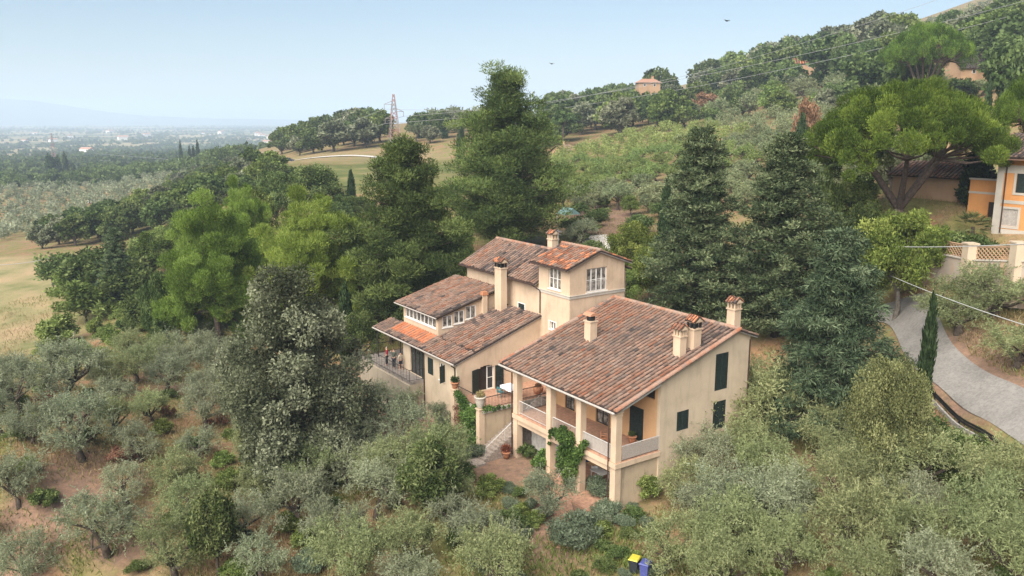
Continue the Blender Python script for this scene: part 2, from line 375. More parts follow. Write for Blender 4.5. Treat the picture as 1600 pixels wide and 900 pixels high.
    vo = N(t, 'ShaderNodeTexVoronoi', Scale=1.0); t.links.new(mp.outputs[0], vo.inputs['Vector'])
    s2 = t.nodes.new('ShaderNodeSeparateColor'); t.links.new(vo.outputs['Color'], s2.inputs[0])
    fld = ramp(t, s2.outputs[0], [(.0, (.07, .09, .035)), (.3, (.12, .125, .05)), (.5, (.30, .245, .13)), (.7, (.34, .28, .16)), (.9, (.10, .12, .05))])
    fw_ = N(t, 'ShaderNodeMapRange'); fw_.inputs[1].default_value = 420; fw_.inputs[2].default_value = 700; t.links.new(ln.outputs['Value'], fw_.inputs[0])
    sz = t.nodes.new('ShaderNodeSeparateXYZ'); t.links.new(geo.outputs['Position'], sz.inputs[0]); lo_ = N(t, 'ShaderNodeMapRange'); lo_.inputs[1].default_value = -5; lo_.inputs[2].default_value = -18; t.links.new(sz.outputs[2], lo_.inputs[0])
    col = mixc(t, mth(t, 'MULTIPLY', fw_.outputs[0], lo_.outputs[0]), col, fld)
    col = mixc(t, .5, col, ramp(t, n3, [(.3, (.5, .5, .48)), (.7, (1.1, 1.1, 1.1))]), 'MULTIPLY')
    bsdf(t, o, col, 1.0, n2, .5, .15, spec=.05)
    me.materials.append(m); ob = link('ground', me); tag(ob, kind='structure'); return ob
grid_terrain()

# far mountain beyond the plain
mb = MB(); prof = [(-900,150),(-500,140),(-200,150),(-60,153),(0,154),(50,157),(110,166),(170,175),(230,181),(330,185),(460,187),(560,188)]
fr, bk, md = [], [], []
for px, py in prof:
    p = pd(px, py, 10500); fr.append((*pd(px, 200, 9300)[:2], -42)); md.append(p); q = pd(px, 200, 13000); bk.append((q[0], q[1], -42))
nn = len(prof); mb.add(fr + md + bk, [(i, i+1, nn+i+1, nn+i) for i in range(nn-1)] + [(nn+i, nn+i+1, 2*nn+i+1, 2*nn+i) for i in range(nn-1)])
plain('mountain', (.08, .10, .07), 1, .3, .002); tag(mb.build('mountain', M['mountain'], smooth=True), kind='structure')

# haze
mb = MB(); mb.box(-19500, 19500, -19500, 19500, -44, 275)
m, t, o = nodes('haze'); pv = N(t, 'ShaderNodeVolumePrincipled'); pv.inputs['Color'].default_value = (.66, .81, 1.0, 1); pv.inputs['Density'].default_value = HAZE; pv.inputs['Anisotropy'].default_value = 0
t.links.new(pv.outputs[0], o.inputs['Volume']); hz = mb.build('haze', m); tag(hz, kind='stuff')
try: m.cycles.homogeneous_volume = True
except Exception: pass

# road, driveway and gravel bank: sheets that follow the terrain
def ribbon(name, pts, width, mat, lift=.09):
    P = [np.array(p[:2]) for p in pts]; q = []
    for a, b in zip(P[:-1], P[1:]):
        k = max(2, int(np.linalg.norm(b - a) / 1.0)); q += [a + (b - a) * i / k for i in range(k)]
    q.append(P[-1]); q = np.array(q)
    for _ in range(12): q[1:-1] = (q[:-2] + 2 * q[1:-1] + q[2:]) / 4
    mb = MB(); vs = []; W_ = np.linspace(-.5, .5, 7)
    for i in range(len(q)):
        tdir = q[min(i+1, len(q)-1)] - q[max(i-1, 0)]; tdir /= np.linalg.norm(tdir); nrm = np.array([-tdir[1], tdir[0]])
        wv = width(i / len(q)) if callable(width) else width
        for s in W_: p = q[i] + nrm * s * wv; vs.append((p[0], p[1], Z(*p) + lift))
    k = len(W_); mb.add(vs, [(i*k+j, i*k+j+1, (i+1)*k+j+1, (i+1)*k+j) for i in range(len(q)-1) for j in range(k-1)])
    return tag(mb.build(name, mat, smooth=True), kind='structure'), q
road_pts = [ground(*p) for p in [(1740,715),(1600,648),(1545,620),(1495,595),(1460,570),(1440,535),(1425,495),(1408,472)]]
e_ = road_pts[-1]; road_pts += [e_ + np.array([-9, 5, 0]), e_ + np.array([-22, 10, 0])]
road, rq = ribbon('road', road_pts, lambda s: 2.7 if s < .55 else 2.7 + 3 * (s - .55), M['asphalt'])
ribbon('driveway', [stand(925, 372, 112), stand(945, 395, 98), stand(960, 430, 92)], 4.0, M['gravel'], .1)
ribbon('upper_road', [stand(430, 248, 300), stand(500, 249, 290), stand(560, 250, 285), stand(640, 252, 275)], 5.0, M['gravel'], .2)
ribbon('garden_path', [hw(-1.5, -5), hw(1, -3), hw(4, -1.2), hw(6, -.2)], 1.3, M['tile_floor'], .06)

# ------------------------------------------------------------------ the villa
TH = radians(34.6)
villa = empty('villa', ORG, 'cream stucco farmhouse with square tower and terracotta tiled roofs', 'house', rz=TH)
def L(a, b, z): return (b, a, z)
def vbox(mb, a0, a1, b0, b1, z0, z1, m=0, c=(.5,.5,.5)): mb.box(min(b0,b1), max(b0,b1), min(a0,a1), max(a0,a1), z0, z1, m, c)
def wall(mb, axis, at, thick, s0, s1, zb, top, holes=(), m=0):
    """a wall standing on the line axis = at (thickness added towards +axis); top: list of (s, z); holes: (s0, s1, z0, z1)"""
    ts = sorted(set([s0, s1] + [h[0] for h in holes] + [h[1] for h in holes] + [s for s, z in top if s0 < s < s1]))
    tz = lambda s: float(np.interp(s, [q[0] for q in top], [q[1] for q in top]))
    for a, b in zip(ts[:-1], ts[1:]):
        mid = (a + b) / 2; segs = []; z = zb
        for h in sorted([h for h in holes if h[0] <= mid <= h[1]], key=lambda h: h[2]): segs.append((z, h[2], False)); z = h[3]
        segs.append((z, None, True))
        for z0, z1, tp in segs:
            za, zc = (tz(a), tz(b)) if tp else (z1, z1)
            if za <= z0 + .01 and zc <= z0 + .01: continue
            P = []
            for zz in ((z0, z0), (za, zc)):
                for s, d, q in ((a, 0, 0), (b, 0, 1), (b, thick, 1), (a, thick, 0)):
                    P.append(L(at + d, s, zz[q]) if axis == 'a' else L(s, at + d, zz[q]))
            mb.hexa(P, m)
rng = np.random.default_rng(5)
def tiles(mb, E, ua, us, La, Ls, pitch=.37, tl=.42, orange=0.0, dark=0.0):
    """rows of overlapping barrel tiles; E: eave corner, ua along the eave, us up the slope (unit vectors, mesh space)"""
    E, ua, us = map(np.array, (E, ua, us)); nrm = np.cross(ua, us); nrm = nrm / np.linalg.norm(nrm)
    if nrm[2] < 0: nrm = -nrm
    rows = max(1, int(round(La / pitch))); p = La / rows; cnt = max(1, int(round(Ls / tl))); q = Ls / cnt
    mb.hexa([E - nrm*.10, E + ua*La - nrm*.10, E + ua*La + us*Ls - nrm*.10, E + us*Ls - nrm*.10, E, E + ua*La, E + ua*La + us*Ls, E + us*Ls], 0, (.05, .036, .03))
    ang = np.linspace(0, pi, 6)
    ph = rng.uniform(0, 6, 6); rowk = rng.normal(0, .9, rows); off = rng.uniform(-.5, .5, rows) * q
    for i in range(rows):
        for j in range(cnt):
            x = i / rows * La; y = min(max(0, j * q + off[i]), Ls - q)
            nz = (sin(x * .9 + ph[0]) * sin(y * .7 + ph[1]) + sin(x * .35 + y * .4 + ph[2])) * .5
            k = rng.normal(4.1 + 1.8 * nz + dark * 2 + rowk[i], 1.0)
            if rng.random() < orange: k = rng.choice([0, 0, 1])
            c = np.array(TC[int(np.clip(k, 0, 8))]) * rng.uniform(.58, .88)
            if orange and rng.random() < orange * .5: c = np.array((.50, .20, .10))
            c = tuple(c)
            ctr = E + ua * ((i + .5) * p + rng.normal(0, .012)) + us * (y - .04) + nrm * (.0 + rng.normal(0, .006))
            tilt = rng.normal(0, .015)
            r0, r1 = p * .285, p * .25
            vs = []
            for (yy, r, lift) in ((0, r0, .028), (q + .05, r1, .0)):
                for a_ in ang: vs.append(ctr + us * yy + ua * (cos(a_) * r + yy * tilt) + nrm * (sin(a_) * r * 1.0 + lift))
            vs += [vs[k_] - nrm * .0 for k_ in range(0)]
            n = len(ang)
            mb.add(vs, [(k_, k_+1, n+k_+1, n+k_) for k_ in range(n-1)] + [tuple(range(n))], 0, c)
            # channel tile between the covers, the shade of the gap darkened into its colour
            if i < rows - 1 or True:
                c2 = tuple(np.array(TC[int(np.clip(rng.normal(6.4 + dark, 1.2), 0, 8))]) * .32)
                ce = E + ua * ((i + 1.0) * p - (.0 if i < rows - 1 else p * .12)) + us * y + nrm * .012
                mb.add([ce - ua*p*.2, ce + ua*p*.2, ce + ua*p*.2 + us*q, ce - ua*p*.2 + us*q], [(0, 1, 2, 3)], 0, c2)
def slope(mb, a0, a1, b0, z0, b1, z1, **kw):          # eave at b0 (z0), top at b1 (z1)
    d = np.array(L(0, b1 - b0, z1 - z0)); Ls = np.linalg.norm(d)
    tiles(mb, L(a0, b0, z0), np.array(L(1, 0, 0)), d / Ls, a1 - a0, Ls, **kw)
def ridge(mb, a0, a1, b, z, r=.17):
    n = int((a1 - a0) / .45)
    for i in range(n):
        c = tuple(np.array(TC[int(np.clip(rng.normal(3.6, 1.4), 0, 8))])); a = a0 + (a1 - a0) * i / n; vs = []
        for yy, rr in ((0, r), ((a1 - a0) / n + .04, r * .86)):
            for an in np.linspace(-.25, pi + .25, 7): vs.append(L(a + yy, b + cos(an) * rr, z + sin(an) * rr))
        mb.add(vs, [(k, k+1, 8+k, 7+k) for k in range(6)] + [tuple(range(7))], 0, c)
def underside(mb, a0, a1, b0, z0, b1, z1, t=.08, drop=.105, m=1):
    P = []
    for dz in (-drop - t, -drop):
        for a, b, z in ((a0, b0, z0), (a1, b0, z0), (a1, b1, z1), (a0, b1, z1)): P.append(L(a, b, z + dz))
    mb.hexa(P, m, (.25, .2, .16))
def gutter(mb, a0, a1, b, z, r=.07, m=0): mb.tube([L(a0, b, z), L(a1, b, z)], r, 8, m)
def pipe(path, mat='copper_pipe', r=.05):
    mb = MB(); mb.tube([L(*p) for p in path], r, 8); return mb.build('downpipe', M[mat], villa)

# --- window / shutter / door makers
def window_b(a0, a1, b, z0, z1, n=2, mat='white_paint', bars=0, pane='glass', sill=True, depth=.10):
    """casement in a wall that faces -b; b = wall face"""
    f = MB(); w = .07; bb = b + depth
    for a in (a0, a1 - w): vbox(f, a, a + w, bb, bb + .07, z0, z1)
    for z in (z0, z1 - w): vbox(f, a0 + w, a1 - w, bb, bb + .07, z, z + w)
    for i in range(1, n):
        a = a0 + (a1 - a0) * i / n; vbox(f, a - .05, a + .05, bb - .005, bb + .07, z0 + w, z1 - w)
    for i in range(bars):
        z = z0 + (z1 - z0) * (i + 1) / (bars + 1); vbox(f, a0 + w, a1 - w, bb + .01, bb + .06, z - .025, z + .025)
    if sill: vbox(f, a0 - .08, a1 + .08, b - .07, b + .1, z0 - .08, z0 - .002)
    o = f.build('window', M[mat], villa)
    g = MB(); vbox(g, a0 + w * .5, a1 - w * .5, bb + .030, bb + .04, z0 + w * .5, z1 - w * .5); g.build('pane', M[pane], o); return o
def window_a(b0, b1, a, z0, z1, n=2, mat='white_paint', bars=0, pane='glass', sill=True, depth=.10):
    """casement in a wall that faces -a"""
    f = MB(); w = .07; aa = a + depth
    for b in (b0, b1 - w): vbox(f, aa, aa + .07, b, b + w, z0, z1)
    for z in (z0, z1 - w): vbox(f, aa, aa + .07, b0 + w, b1 - w, z, z + w)
    for i in range(1, n):
        b = b0 + (b1 - b0) * i / n; vbox(f, aa - .005, aa + .07, b - .05, b + .05, z0 + w, z1 - w)
    for i in range(bars):
        z = z0 + (z1 - z0) * (i + 1) / (bars + 1); vbox(f, aa + .01, aa + .06, b0 + w, b1 - w, z - .025, z + .025)
    if sill: vbox(f, a - .07, a + .1, b0 - .08, b1 + .08, z0 - .08, z0 - .002)
    o = f.build('window', M[mat], villa)
    g = MB(); vbox(g, aa + .03, aa + .04, b0 + w * .5, b1 - w * .5, z0 + w * .5, z1 - w * .5); g.build('pane', M[pane], o); return o
def louvre(f, o0, u, w, z0, z1, nrm, t=.045):
    """one shutter leaf: frame and slats; o0 base point (a,b), u unit (a,b) along, nrm unit (a,b) outwards"""
    def bx(s0, s1, d0, d1, za, zb):
        P = []
        for zz in (za, zb):
            for s, d in ((s0, d0), (s1, d0), (s1, d1), (s0, d1)): P.append(L(o0[0] + u[0]*s + nrm[0]*d, o0[1] + u[1]*s + nrm[1]*d, zz))
        f.hexa(P)
    fr = .07; bx(0, fr, 0, t, z0, z1); bx(w - fr, w, 0, t, z0, z1)
    mid = (z0 + z1) / 2
    for z in (z0, mid - fr / 2, z1 - fr): bx(fr, w - fr, 0, t, z, z + fr)
    n = max(4, int((z1 - z0) / .09))
    for i in range(n):
        z = z0 + fr + (z1 - z0 - 2 * fr) * i / n
        if abs(z - mid) < .07: continue
        bx(fr, w - fr, .008, t - .01, z, z + .055)
    bx(fr, w - fr, .002, .007, z0 + fr, z1 - fr)
def shutters(a0, a1, b0, b1, z0, z1, face):
    """a closed pair of shutters lying in the opening; face 'b': wall faces -b, face 'a': wall faces -a"""
    f = MB()
    if face == 'b':
        mid = (a0 + a1) / 2; louvre(f, (a0, b0), (1, 0), mid - a0 - .008, z0, z1, (0, -1)); louvre(f, (mid + .008, b0), (1, 0), a1 - mid - .008, z0, z1, (0, -1))
    else:
        mid = (b0 + b1) / 2; louvre(f, (a0, b0), (0, 1), mid - b0 - .008, z0, z1, (-1, 0)); louvre(f, (a0, mid + .008), (0, 1), b1 - mid - .008, z0, z1, (-1, 0))
    return f.build('shutter', M['green_shutter'], villa)
def leafdoor(o0, u, w, z0, z1, nrm): f = MB(); louvre(f, o0, u, w, z0, z1, nrm); return f.build('shutter', M['green_shutter'], villa)
def chimney(roof, a0, a1, b0, b1, zb, zs, style):
    """stucco shaft up to zs, then the cap"""
    c = MB(); vbox(c, a0, a1, b0, b1, zb, zs); vbox(c, a0 - .06, a1 + .06, b0 - .06, b1 + .06, zs, zs + .09)
    am, bm = (a0 + a1) / 2, (b0 + b1) / 2
    if style == 'cowl':
        c.lathe(L(am, bm, zs + .09), [(.30, 0), (.33, .2), (.30, .42)], 14, 1)
        vs = []
        for i in (0, 1):
            for an in np.linspace(0, pi, 8): vs.append(L(am - .42 + .84 * i, bm + cos(an) * .42, zs + .48 + sin(an) * .22))
        c.add(vs, [(k, k+1, 9+k, 8+k) for k in range(7)] + [tuple(range(8)), tuple(range(8, 16))[::-1]], 2, (.48, .24, .15))
    else:
        hh = .42 if style == 'open' else .38
        for a in (a0 + .0, a1 - .13, am - .06): 
            for b in (b0, b1 - .13): vbox(c, a, a + .13, b, b + .13, zs + .09, zs + .09 + hh, 1 if style == 'open' else 0)
        vbox(c, a0 + .15, a1 - .15, b0 + .15, b1 - .15, zs + .09, zs + .09 + hh - .01, 1)
        if style != 'open':
            for b in (bm - .06,): 
                for a in (a0, a1 - .13): vbox(c, a, a + .13, b, b + .13, zs + .09, zs + .09 + hh, 0)
        z0 = zs + .09 + hh; vbox(c, a0 - .1, a1 + .1, b0 - .1, b1 + .1, z0, z0 + .06, 0)
        rd = MB(); hgt = .36
        for sgn in (-1, 1):
            E_ = np.array(L(a0 - .12, bm + sgn * ((b1 - b0) / 2 + .14), z0 + .07)); d = np.array(L(0, -sgn * ((b1 - b0) / 2 + .14), hgt)); Ls = np.linalg.norm(d)
            tiles(c2 := MB(), E_, np.array(L(1, 0, 0)), d / Ls, a1 - a0 + .24, Ls, pitch=.26, tl=.3, orange=.8)
            c.add(c2.v, c2.f, 2, (.45, .2, .11))
            for k in range(len(c2.f)): c.c[-len(c2.f) + k] = c2.c[k]
        for a in (a0 - .12, a1 + .12): c.prism([L(a, b0 - .1, z0 + .05), L(a, b1 + .1, z0 + .05), L(a, bm, z0 + .05 + hgt)], L(.02 if a < am else -.02, 0, 0), 0)
    return c.build('chimney', [M['stucco'], M['soot_metal'], M['roof_tile']], roof)

FLOOR = 1.65
SL = .325
rz_ = lambda b: 5.3 + SL * (b + .4)                       # top of the right wing's front slope
RB, RZ = 10.92, rz_(10.92)
# right wing: walls
w_ = MB()
top_front = rz_(3.87) - .19
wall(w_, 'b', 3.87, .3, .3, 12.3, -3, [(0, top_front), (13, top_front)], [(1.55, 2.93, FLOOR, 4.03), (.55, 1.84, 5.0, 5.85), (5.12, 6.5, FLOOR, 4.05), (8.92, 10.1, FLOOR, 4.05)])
o_ = w_.build('wall', M['stucco_bounce_glow'], villa)
w_ = MB()
wall(w_, 'a', 0.0, .3, 3.87, 12.5, -3, [(3.87, rz_(3.87) - .19), (RB, RZ - .19), (12.5, RZ - .19 - .36 * (12.5 - RB))],
     [(5.45, 6.56, 2.62, 3.98), (9.0, 10.25, 1.9, 3.95), (9.02, 10.28, 4.78, 7.42)])
w_.build('wall', M['stucco_pale'], villa)
w_ = MB()
wall(w_, 'a', 12.0, .3, 4.17, 12.2, -3, [(3.87, rz_(3.87) - .19), (RB, RZ - .19), (12.5, RZ - .8)])
wall(w_, 'b', 12.2, .3, .3, 12.3, -3, [(0, RZ - .75), (13, RZ - .75)])
wall(w_, 'b', 1.4, .2, 7.35, 11.0, -3, [(0, 1.0), (13, 1.0)], m=1)
wall(w_, 'a', .12, .2, .5, 3.87, -3, [(0, 1.15), (4, 1.15)], m=2)
vbox(w_, .5, 7.2, 3.6, 3.75, -2, -1.75, 0)
w_.build('wall', [M['stucco'], M['concrete'], M['stucco_stained']], villa)
# balcony
s_ = MB(); vbox(s_, -.1, 11.5, -.05, 3.865, 1.36, FLOOR, 1); vbox(s_, -.14, 11.5, -.09, .02, 1.30, FLOOR - .02, 0)
vbox(s_, -.14, .02, .021, 3.86, 1.30, FLOOR - .02, 0)
s_.build('balcony_floor', [M['stucco'], M['tile_floor']], villa)
s_ = MB()
for a0, a1 in ((.5, 3.5), (4.02, 6.85), (7.37, 10.95)): vbox(s_, a0, a1, .08, .36, .88, 1.36)
s_.build('beam', M['stucco'], villa)
for ac in (.22, 3.76, 7.1, 11.2):
    c_ = MB(); vbox(c_, ac - .25, ac + .25, 0, .5, -3, 4.78, 0); vbox(c_, ac - .29, ac + .29, -.04, .54, 4.78, 4.86); vbox(c_, ac - .26, ac + .26, -.01, .51, 4.86, 4.98); vbox(c_, ac - .31, ac + .31, -.06, .56, 4.98, 5.07)
    zt0, zt1 = rz_(-.0) - .2, rz_(.5) - .2
    c_.hexa([L(ac - .26, -.01, 5.07), L(ac + .26, -.01, 5.07), L(ac + .26, .51, 5.07), L(ac - .26, .51, 5.07), L(ac - .26, -.01, zt0), L(ac + .26, -.01, zt0), L(ac + .26, .51, zt1), L(ac - .26, .51, zt1)])
    c_.build('column', M['stucco'], villa)
c_ = MB(); vbox(c_, .48, 12.3, .12, .36, 5.0, 5.2); c_.hexa([L(.0, .52, rz_(.52) - .55), L(.24, .52, rz_(.52) - .55), L(.24, 3.87, rz_(3.87) - .55), L(.0, 3.87, rz_(3.87) - .55), L(.0, .52, rz_(.52) - .2), L(.24, .52, rz_(.52) - .2), L(.24, 3.87, rz_(3.87) - .2), L(.0, 3.87, rz_(3.87) - .2)], 1)
c_.build('eave_beam', [M['dark_wood'], M['white_paint']], villa)
# right wing: roof
r_ = MB(); slope(r_, -.36, 12.66, -.42, rz_(-.42), RB, RZ, dark=.1); slope(r_, -.36, 12.66, 13.0, RZ - .36 * (13.0 - RB), RB, RZ)
ridge(r_, -.4, 12.68, RB, RZ + .03)
# verge tiles along the right gable and the left edge
for a in (-.36, 12.62):
    for i in range(26):
        b = -.42 + (RB + .42) * i / 26; c = tuple(np.array(TC[int(np.clip(rng.normal(3, 1.3), 0, 8))])); vs = []
        for yy, rr in ((0, .17), (.47, .14)):
            for an in np.linspace(0, pi, 6): vs.append(L(a + cos(an) * rr, b + yy, rz_(b + yy) + sin(an) * rr + .05))
        r_.add(vs, [(k, k+1, 7+k, 6+k) for k in range(5)] + [tuple(range(6))], 0, c)
underside(r_, -.30, 12.6, -.36, rz_(-.36), RB, RZ); underside(r_, -.30, 12.6, RB, RZ, 12.9, RZ - .36 * (12.9 - RB))
roof_r = r_.build('roof', [M['roof_tile'], M['concrete']], villa)
g_ = MB(); gutter(g_, -.36, 12.66, -.5, rz_(-.42) - .10, .075); g_.build('gutter', M['gutter_metal'], villa)
pipe([(.5, -.5, 5.15), (.5, -.30, 5.0), (.56, -.1, 4.85), (.56, -.1, -1.6)])
pipe([(12.3, -.5, 5.15), (12.0, -.3, 4.9), (11.52, -.07, 4.8), (11.52, -.07, -1.6)])
pipe([(-.08, 12.4, 8.0), (-.08, 12.4, -1.0)])
chimney(roof_r, 8.5, 9.2, 4.9, 5.55, 6.8, 8.5, 'cowl')
chimney(roof_r, .75, 1.4, 6.25, 6.85, 7.2, 8.85, 'brick')
chimney(roof_r, .55, 1.25, 7.35, 8.05, 7.5, 9.25, 'open')
chimney(roof_r, .25, .95, 11.0, 11.65, 8.3, 10.2, 'brick')
# openings of the right wing
shutters(1.55, 2.93, 3.93, 0, FLOOR + .02, 4.03, 'b')
f = MB(); vbox(f, .55, 1.84, 4.0, 4.05, 5.0, 5.85); f.build('vent', M['dark_wood'], villa)
window_b(5.12, 6.5, 3.87, FLOOR, 4.05, 2, 'dark_wood', 2, 'curtain_glass', False); window_b(8.92, 10.1, 3.87, FLOOR, 4.05, 2, 'dark_wood', 2, 'curtain_glass', False)
shutters(.04, 0, 5.45, 6.56, 2.62, 3.98, 'a'); shutters(.04, 0, 9.0, 10.25, 1.9, 3.95, 'a'); shutters(.04, 0, 9.02, 10.28, 4.78, 7.42, 'a')
# balcony railings
def railing(path, z0, h, mat, step=.13, panel=None, name='railing', parent=villa):
    r = MB(); P = [np.array(p, float) for p in path]
    for a, b in zip(P[:-1], P[1:]):
        d = b - a; ln = np.linalg.norm(d); n = max(1, int(ln / step))
        r.tube([L(a[0], a[1], z0 + h), L(b[0], b[1], z0 + h)], .032, 6); r.tube([L(a[0], a[1], z0 + .1), L(b[0], b[1], z0 + .1)], .02, 6)
        for i in range(n + 1):
            p = a + d * i / n; r.tube([L(p[0], p[1], z0 - (.0 if i in (0, n) else -.1)), L(p[0], p[1], z0 + h)], .011 if i not in (0, n) else .022, 5)
        if panel:
            u = d / ln; nr = np.array([-u[1], u[0]]) * .012; s = .05; q = []
            for zz in (z0 + .12, z0 + h - .05):
                for pt in (a + u * s + nr * 2, b - u * s + nr * 2, b - u * s + nr * 3, a + u * s + nr * 3): q.append(L(pt[0], pt[1], zz))
            r.hexa(q, 1)
    return r.build(name, [M[mat], M[panel]] if panel else M[mat], parent)
railing([(.52, .22), (3.48, .22)], FLOOR, 1.02, 'pale_iron', panel='reed_screen')
railing([(.02, .52), (.02, 3.85)], FLOOR, 1.02, 'pale_iron', panel='reed_screen')
railing([(4.04, .22), (6.83, .22)], FLOOR, 1.02, 'pale_iron'); railing([(7.37, .22), (10.93, .22)], FLOOR, 1.02, 'pale_iron')
railing([(11.2, .55), (11.2, 3.8)], FLOOR, 1.05, 'iron')

# tower
TZ = 11.6; TA0, TA1, TB0, TB1 = 13.13, 17.25, 6.6, 12.36; TR = 9.48; TS = .36
tzr = lambda b: 12.95 - TS * abs(b - TR)
w_ = MB(); wall(w_, 'b', TB0, .3, TA0, TA1, -3, [(0, tzr(TB0) - .2), (20, tzr(TB0) - .2)], [(14.3, 15.92, 9.72, 11.45), (14.93, 15.7, 6.3, 6.95)]); 
wall(w_, 'b', TB1 - .3, .3, TA0 + .3, TA1 - .3, -3, [(0, tzr(TB1) - .2), (20, tzr(TB1) - .2)])
wall(w_, 'a', TA0, .3, TB0 + .3, TB1, -3, [(TB0, tzr(TB0) - .2), (TR, tzr(TR) - .2), (TB1, tzr(TB1) - .2)], [(8.32, 10.46, 9.58, 11.5)])
wall(w_, 'a', TA1 - .3, .3, TB0 + .3, TB1, -3, [(TB0, tzr(TB0) - .2), (TR, tzr(TR) - .2), (TB1, tzr(TB1) - .2)])
vbox(w_, 14.0, 16.4, 12.36, 13.3, 3, 10.9)
w_.build('wall', M['stucco'], villa)
c_ = MB(); vbox(c_, TA0 - .07, TA1 + .02, TB0 - .07, TB0 + .003, 9.22, 9.42); vbox(c_, TA0 - .07, TA0 + .003, TB0 + .0035, TB1 + .04, 9.22, 9.42); vbox(c_, TA0 - .11, TA1 + .02, TB0 - .11, TB0 + .004, 9.425, 9.48); vbox(c_, TA0 - .11, TA0 + .004, TB0 + .005, TB1 + .05, 9.425, 9.48)
c_.build('cornice', M['stone_trim'], villa)
r_ = MB(); slope(r_, TA0 - .35, TA1 + .55, 6.05, tzr(6.05), TR, tzr(TR), orange=.35); slope(r_, TA0 - .35, TA1 + .55, 12.95, tzr(12.95), TR, tzr(TR), orange=.3); ridge(r_, TA0 - .38, TA1 + .58, TR, tzr(TR) + .03, .15)
slope(r_, 13.7, 16.5, 13.7, 10.95, 12.38, 11.35)
underside(r_, TA0 - .3, TA1 + .5, 6.1, tzr(6.1), TR, tzr(TR)); underside(r_, TA0 - .3, TA1 + .5, TR, tzr(TR), 12.9, tzr(12.9))
roof_t = r_.build('roof', [M['roof_tile'], M['concrete']], villa)
g_ = MB(); gutter(g_, TA0 - .35, TA1 + .55, 5.97, tzr(6.05) - .08, .06); g_.build('gutter', M['copper_pipe'], villa)
window_b(14.3, 15.92, TB0, 9.72, 11.45, 3, 'white_paint', 1, 'curtain_glass'); window_b(14.93, 15.7, TB0, 6.3, 6.95, 2, 'white_paint', 0, 'curtain_glass')
window_a(8.32, 10.46, TA0, 9.58, 11.5, 4, 'white_paint', 1, 'curtain_glass')
f = MB(); vbox(f, 14.8, 14.88, TB0 - .025, TB0 + .02, 6.22, 7.03); vbox(f, 15.75, 15.83, TB0 - .025, TB0 + .02, 6.22, 7.03); vbox(f, 14.88, 15.75, TB0 - .025, TB0 + .02, 6.96, 7.03); f.build('window_surround', M['white_paint'], villa)
for b in np.linspace(8.5, 10.3, 9): pass
f = MB()
for b in np.linspace(8.42, 10.36, 13): f.tube([L(TA0 - .02, b, 9.6), L(TA0 - .02, b, 10.45)], .012, 5)
f.tube([L(TA0 - .02, 8.34, 10.45), L(TA0 - .02, 10.44, 10.45)], .02, 5); f.build('window_rail', M['pale_iron'], villa)
# main block behind
MR, MZ = 10.3, 11.95; MS = .50
mz = lambda b: 9.85 + (MZ - 9.85) * (b - 6.15) / (MR - 6.15)
w_ = MB(); wall(w_, 'b', 6.75, .3, 17.25, 28.9, -3, [(0, mz(6.75) - .2), (40, mz(6.75) - .2)], [(19.5, 20.42, 6.75, 7.62)])
wall(w_, 'a', 28.6, .3, 7.05, 13.8, -3, [(6.75, mz(6.75) - .2), (MR, MZ - .2), (13.9, MZ - 2.0)]); wall(w_, 'b', 13.5, .3, 17.25, 28.6, -3, [(0, 10.0), (40, 10.0)])
w_.build('wall', M['stucco'], villa)
r_ = MB(); slope(r_, 17.28, 29.3, 6.15, mz(6.15), MR, MZ, dark=.45); slope(r_, 17.28, 29.0, 14.2, MZ - .5 * (14.2 - MR), MR, MZ); ridge(r_, 17.3, 29.1, MR, MZ + .03)
underside(r_, 17.3, 29.2, 6.2, mz(6.2), MR, MZ); underside(r_, 17.3, 28.95, MR, MZ, 14.1, MZ - .5 * (14.1 - MR))
roof_m = r_.build('roof', [M['roof_tile'], M['concrete']], villa)
g_ = MB(); gutter(g_, 17.2, 29.3, 6.07, mz(6.15) - .08, .07); g_.build('gutter', M['copper_pipe'], villa)
shutters(19.5, 20.42, 6.80, 0, 6.75, 7.62, 'b')
f = MB(); 
for a in (19.4, 20.425): vbox(f, a, a + .075, 6.72, 6.77, 6.65, 7.7)
vbox(f, 19.475, 20.425, 6.72, 6.77, 7.625, 7.7); vbox(f, 19.475, 20.425, 6.72, 6.77, 6.65, 6.745); f.build('window_surround', M['white_paint'], villa)
pipe([(17.6, 6.07, 9.75), (17.1, 6.2, 9.55), (16.95, 6.5, 9.3), (16.95, 6.5, 7.4)])
chimney(roof_m, 21.5, 22.2, 11.2, 11.9, 10.6, 12.6, 'brick')
# a solar / white strip on the main roof and an aerial
f = MB(); f.tube([L(21.0, 11.5, 11.5), L(21.0, 11.5, 13.6)], .025, 5)
for k, zz in enumerate((13.2, 13.45)): f.tube([L(20.2, 11.2, zz), L(21.8, 11.8, zz)], .018, 5)
for k in range(6): f.tube([L(20.3 + k * .28, 11.0 + k * .11, 13.45), L(20.3 + k * .28, 11.5 + k * .11, 13.45)], .012, 4)
f.build('aerial', M['steel'], roof_m)

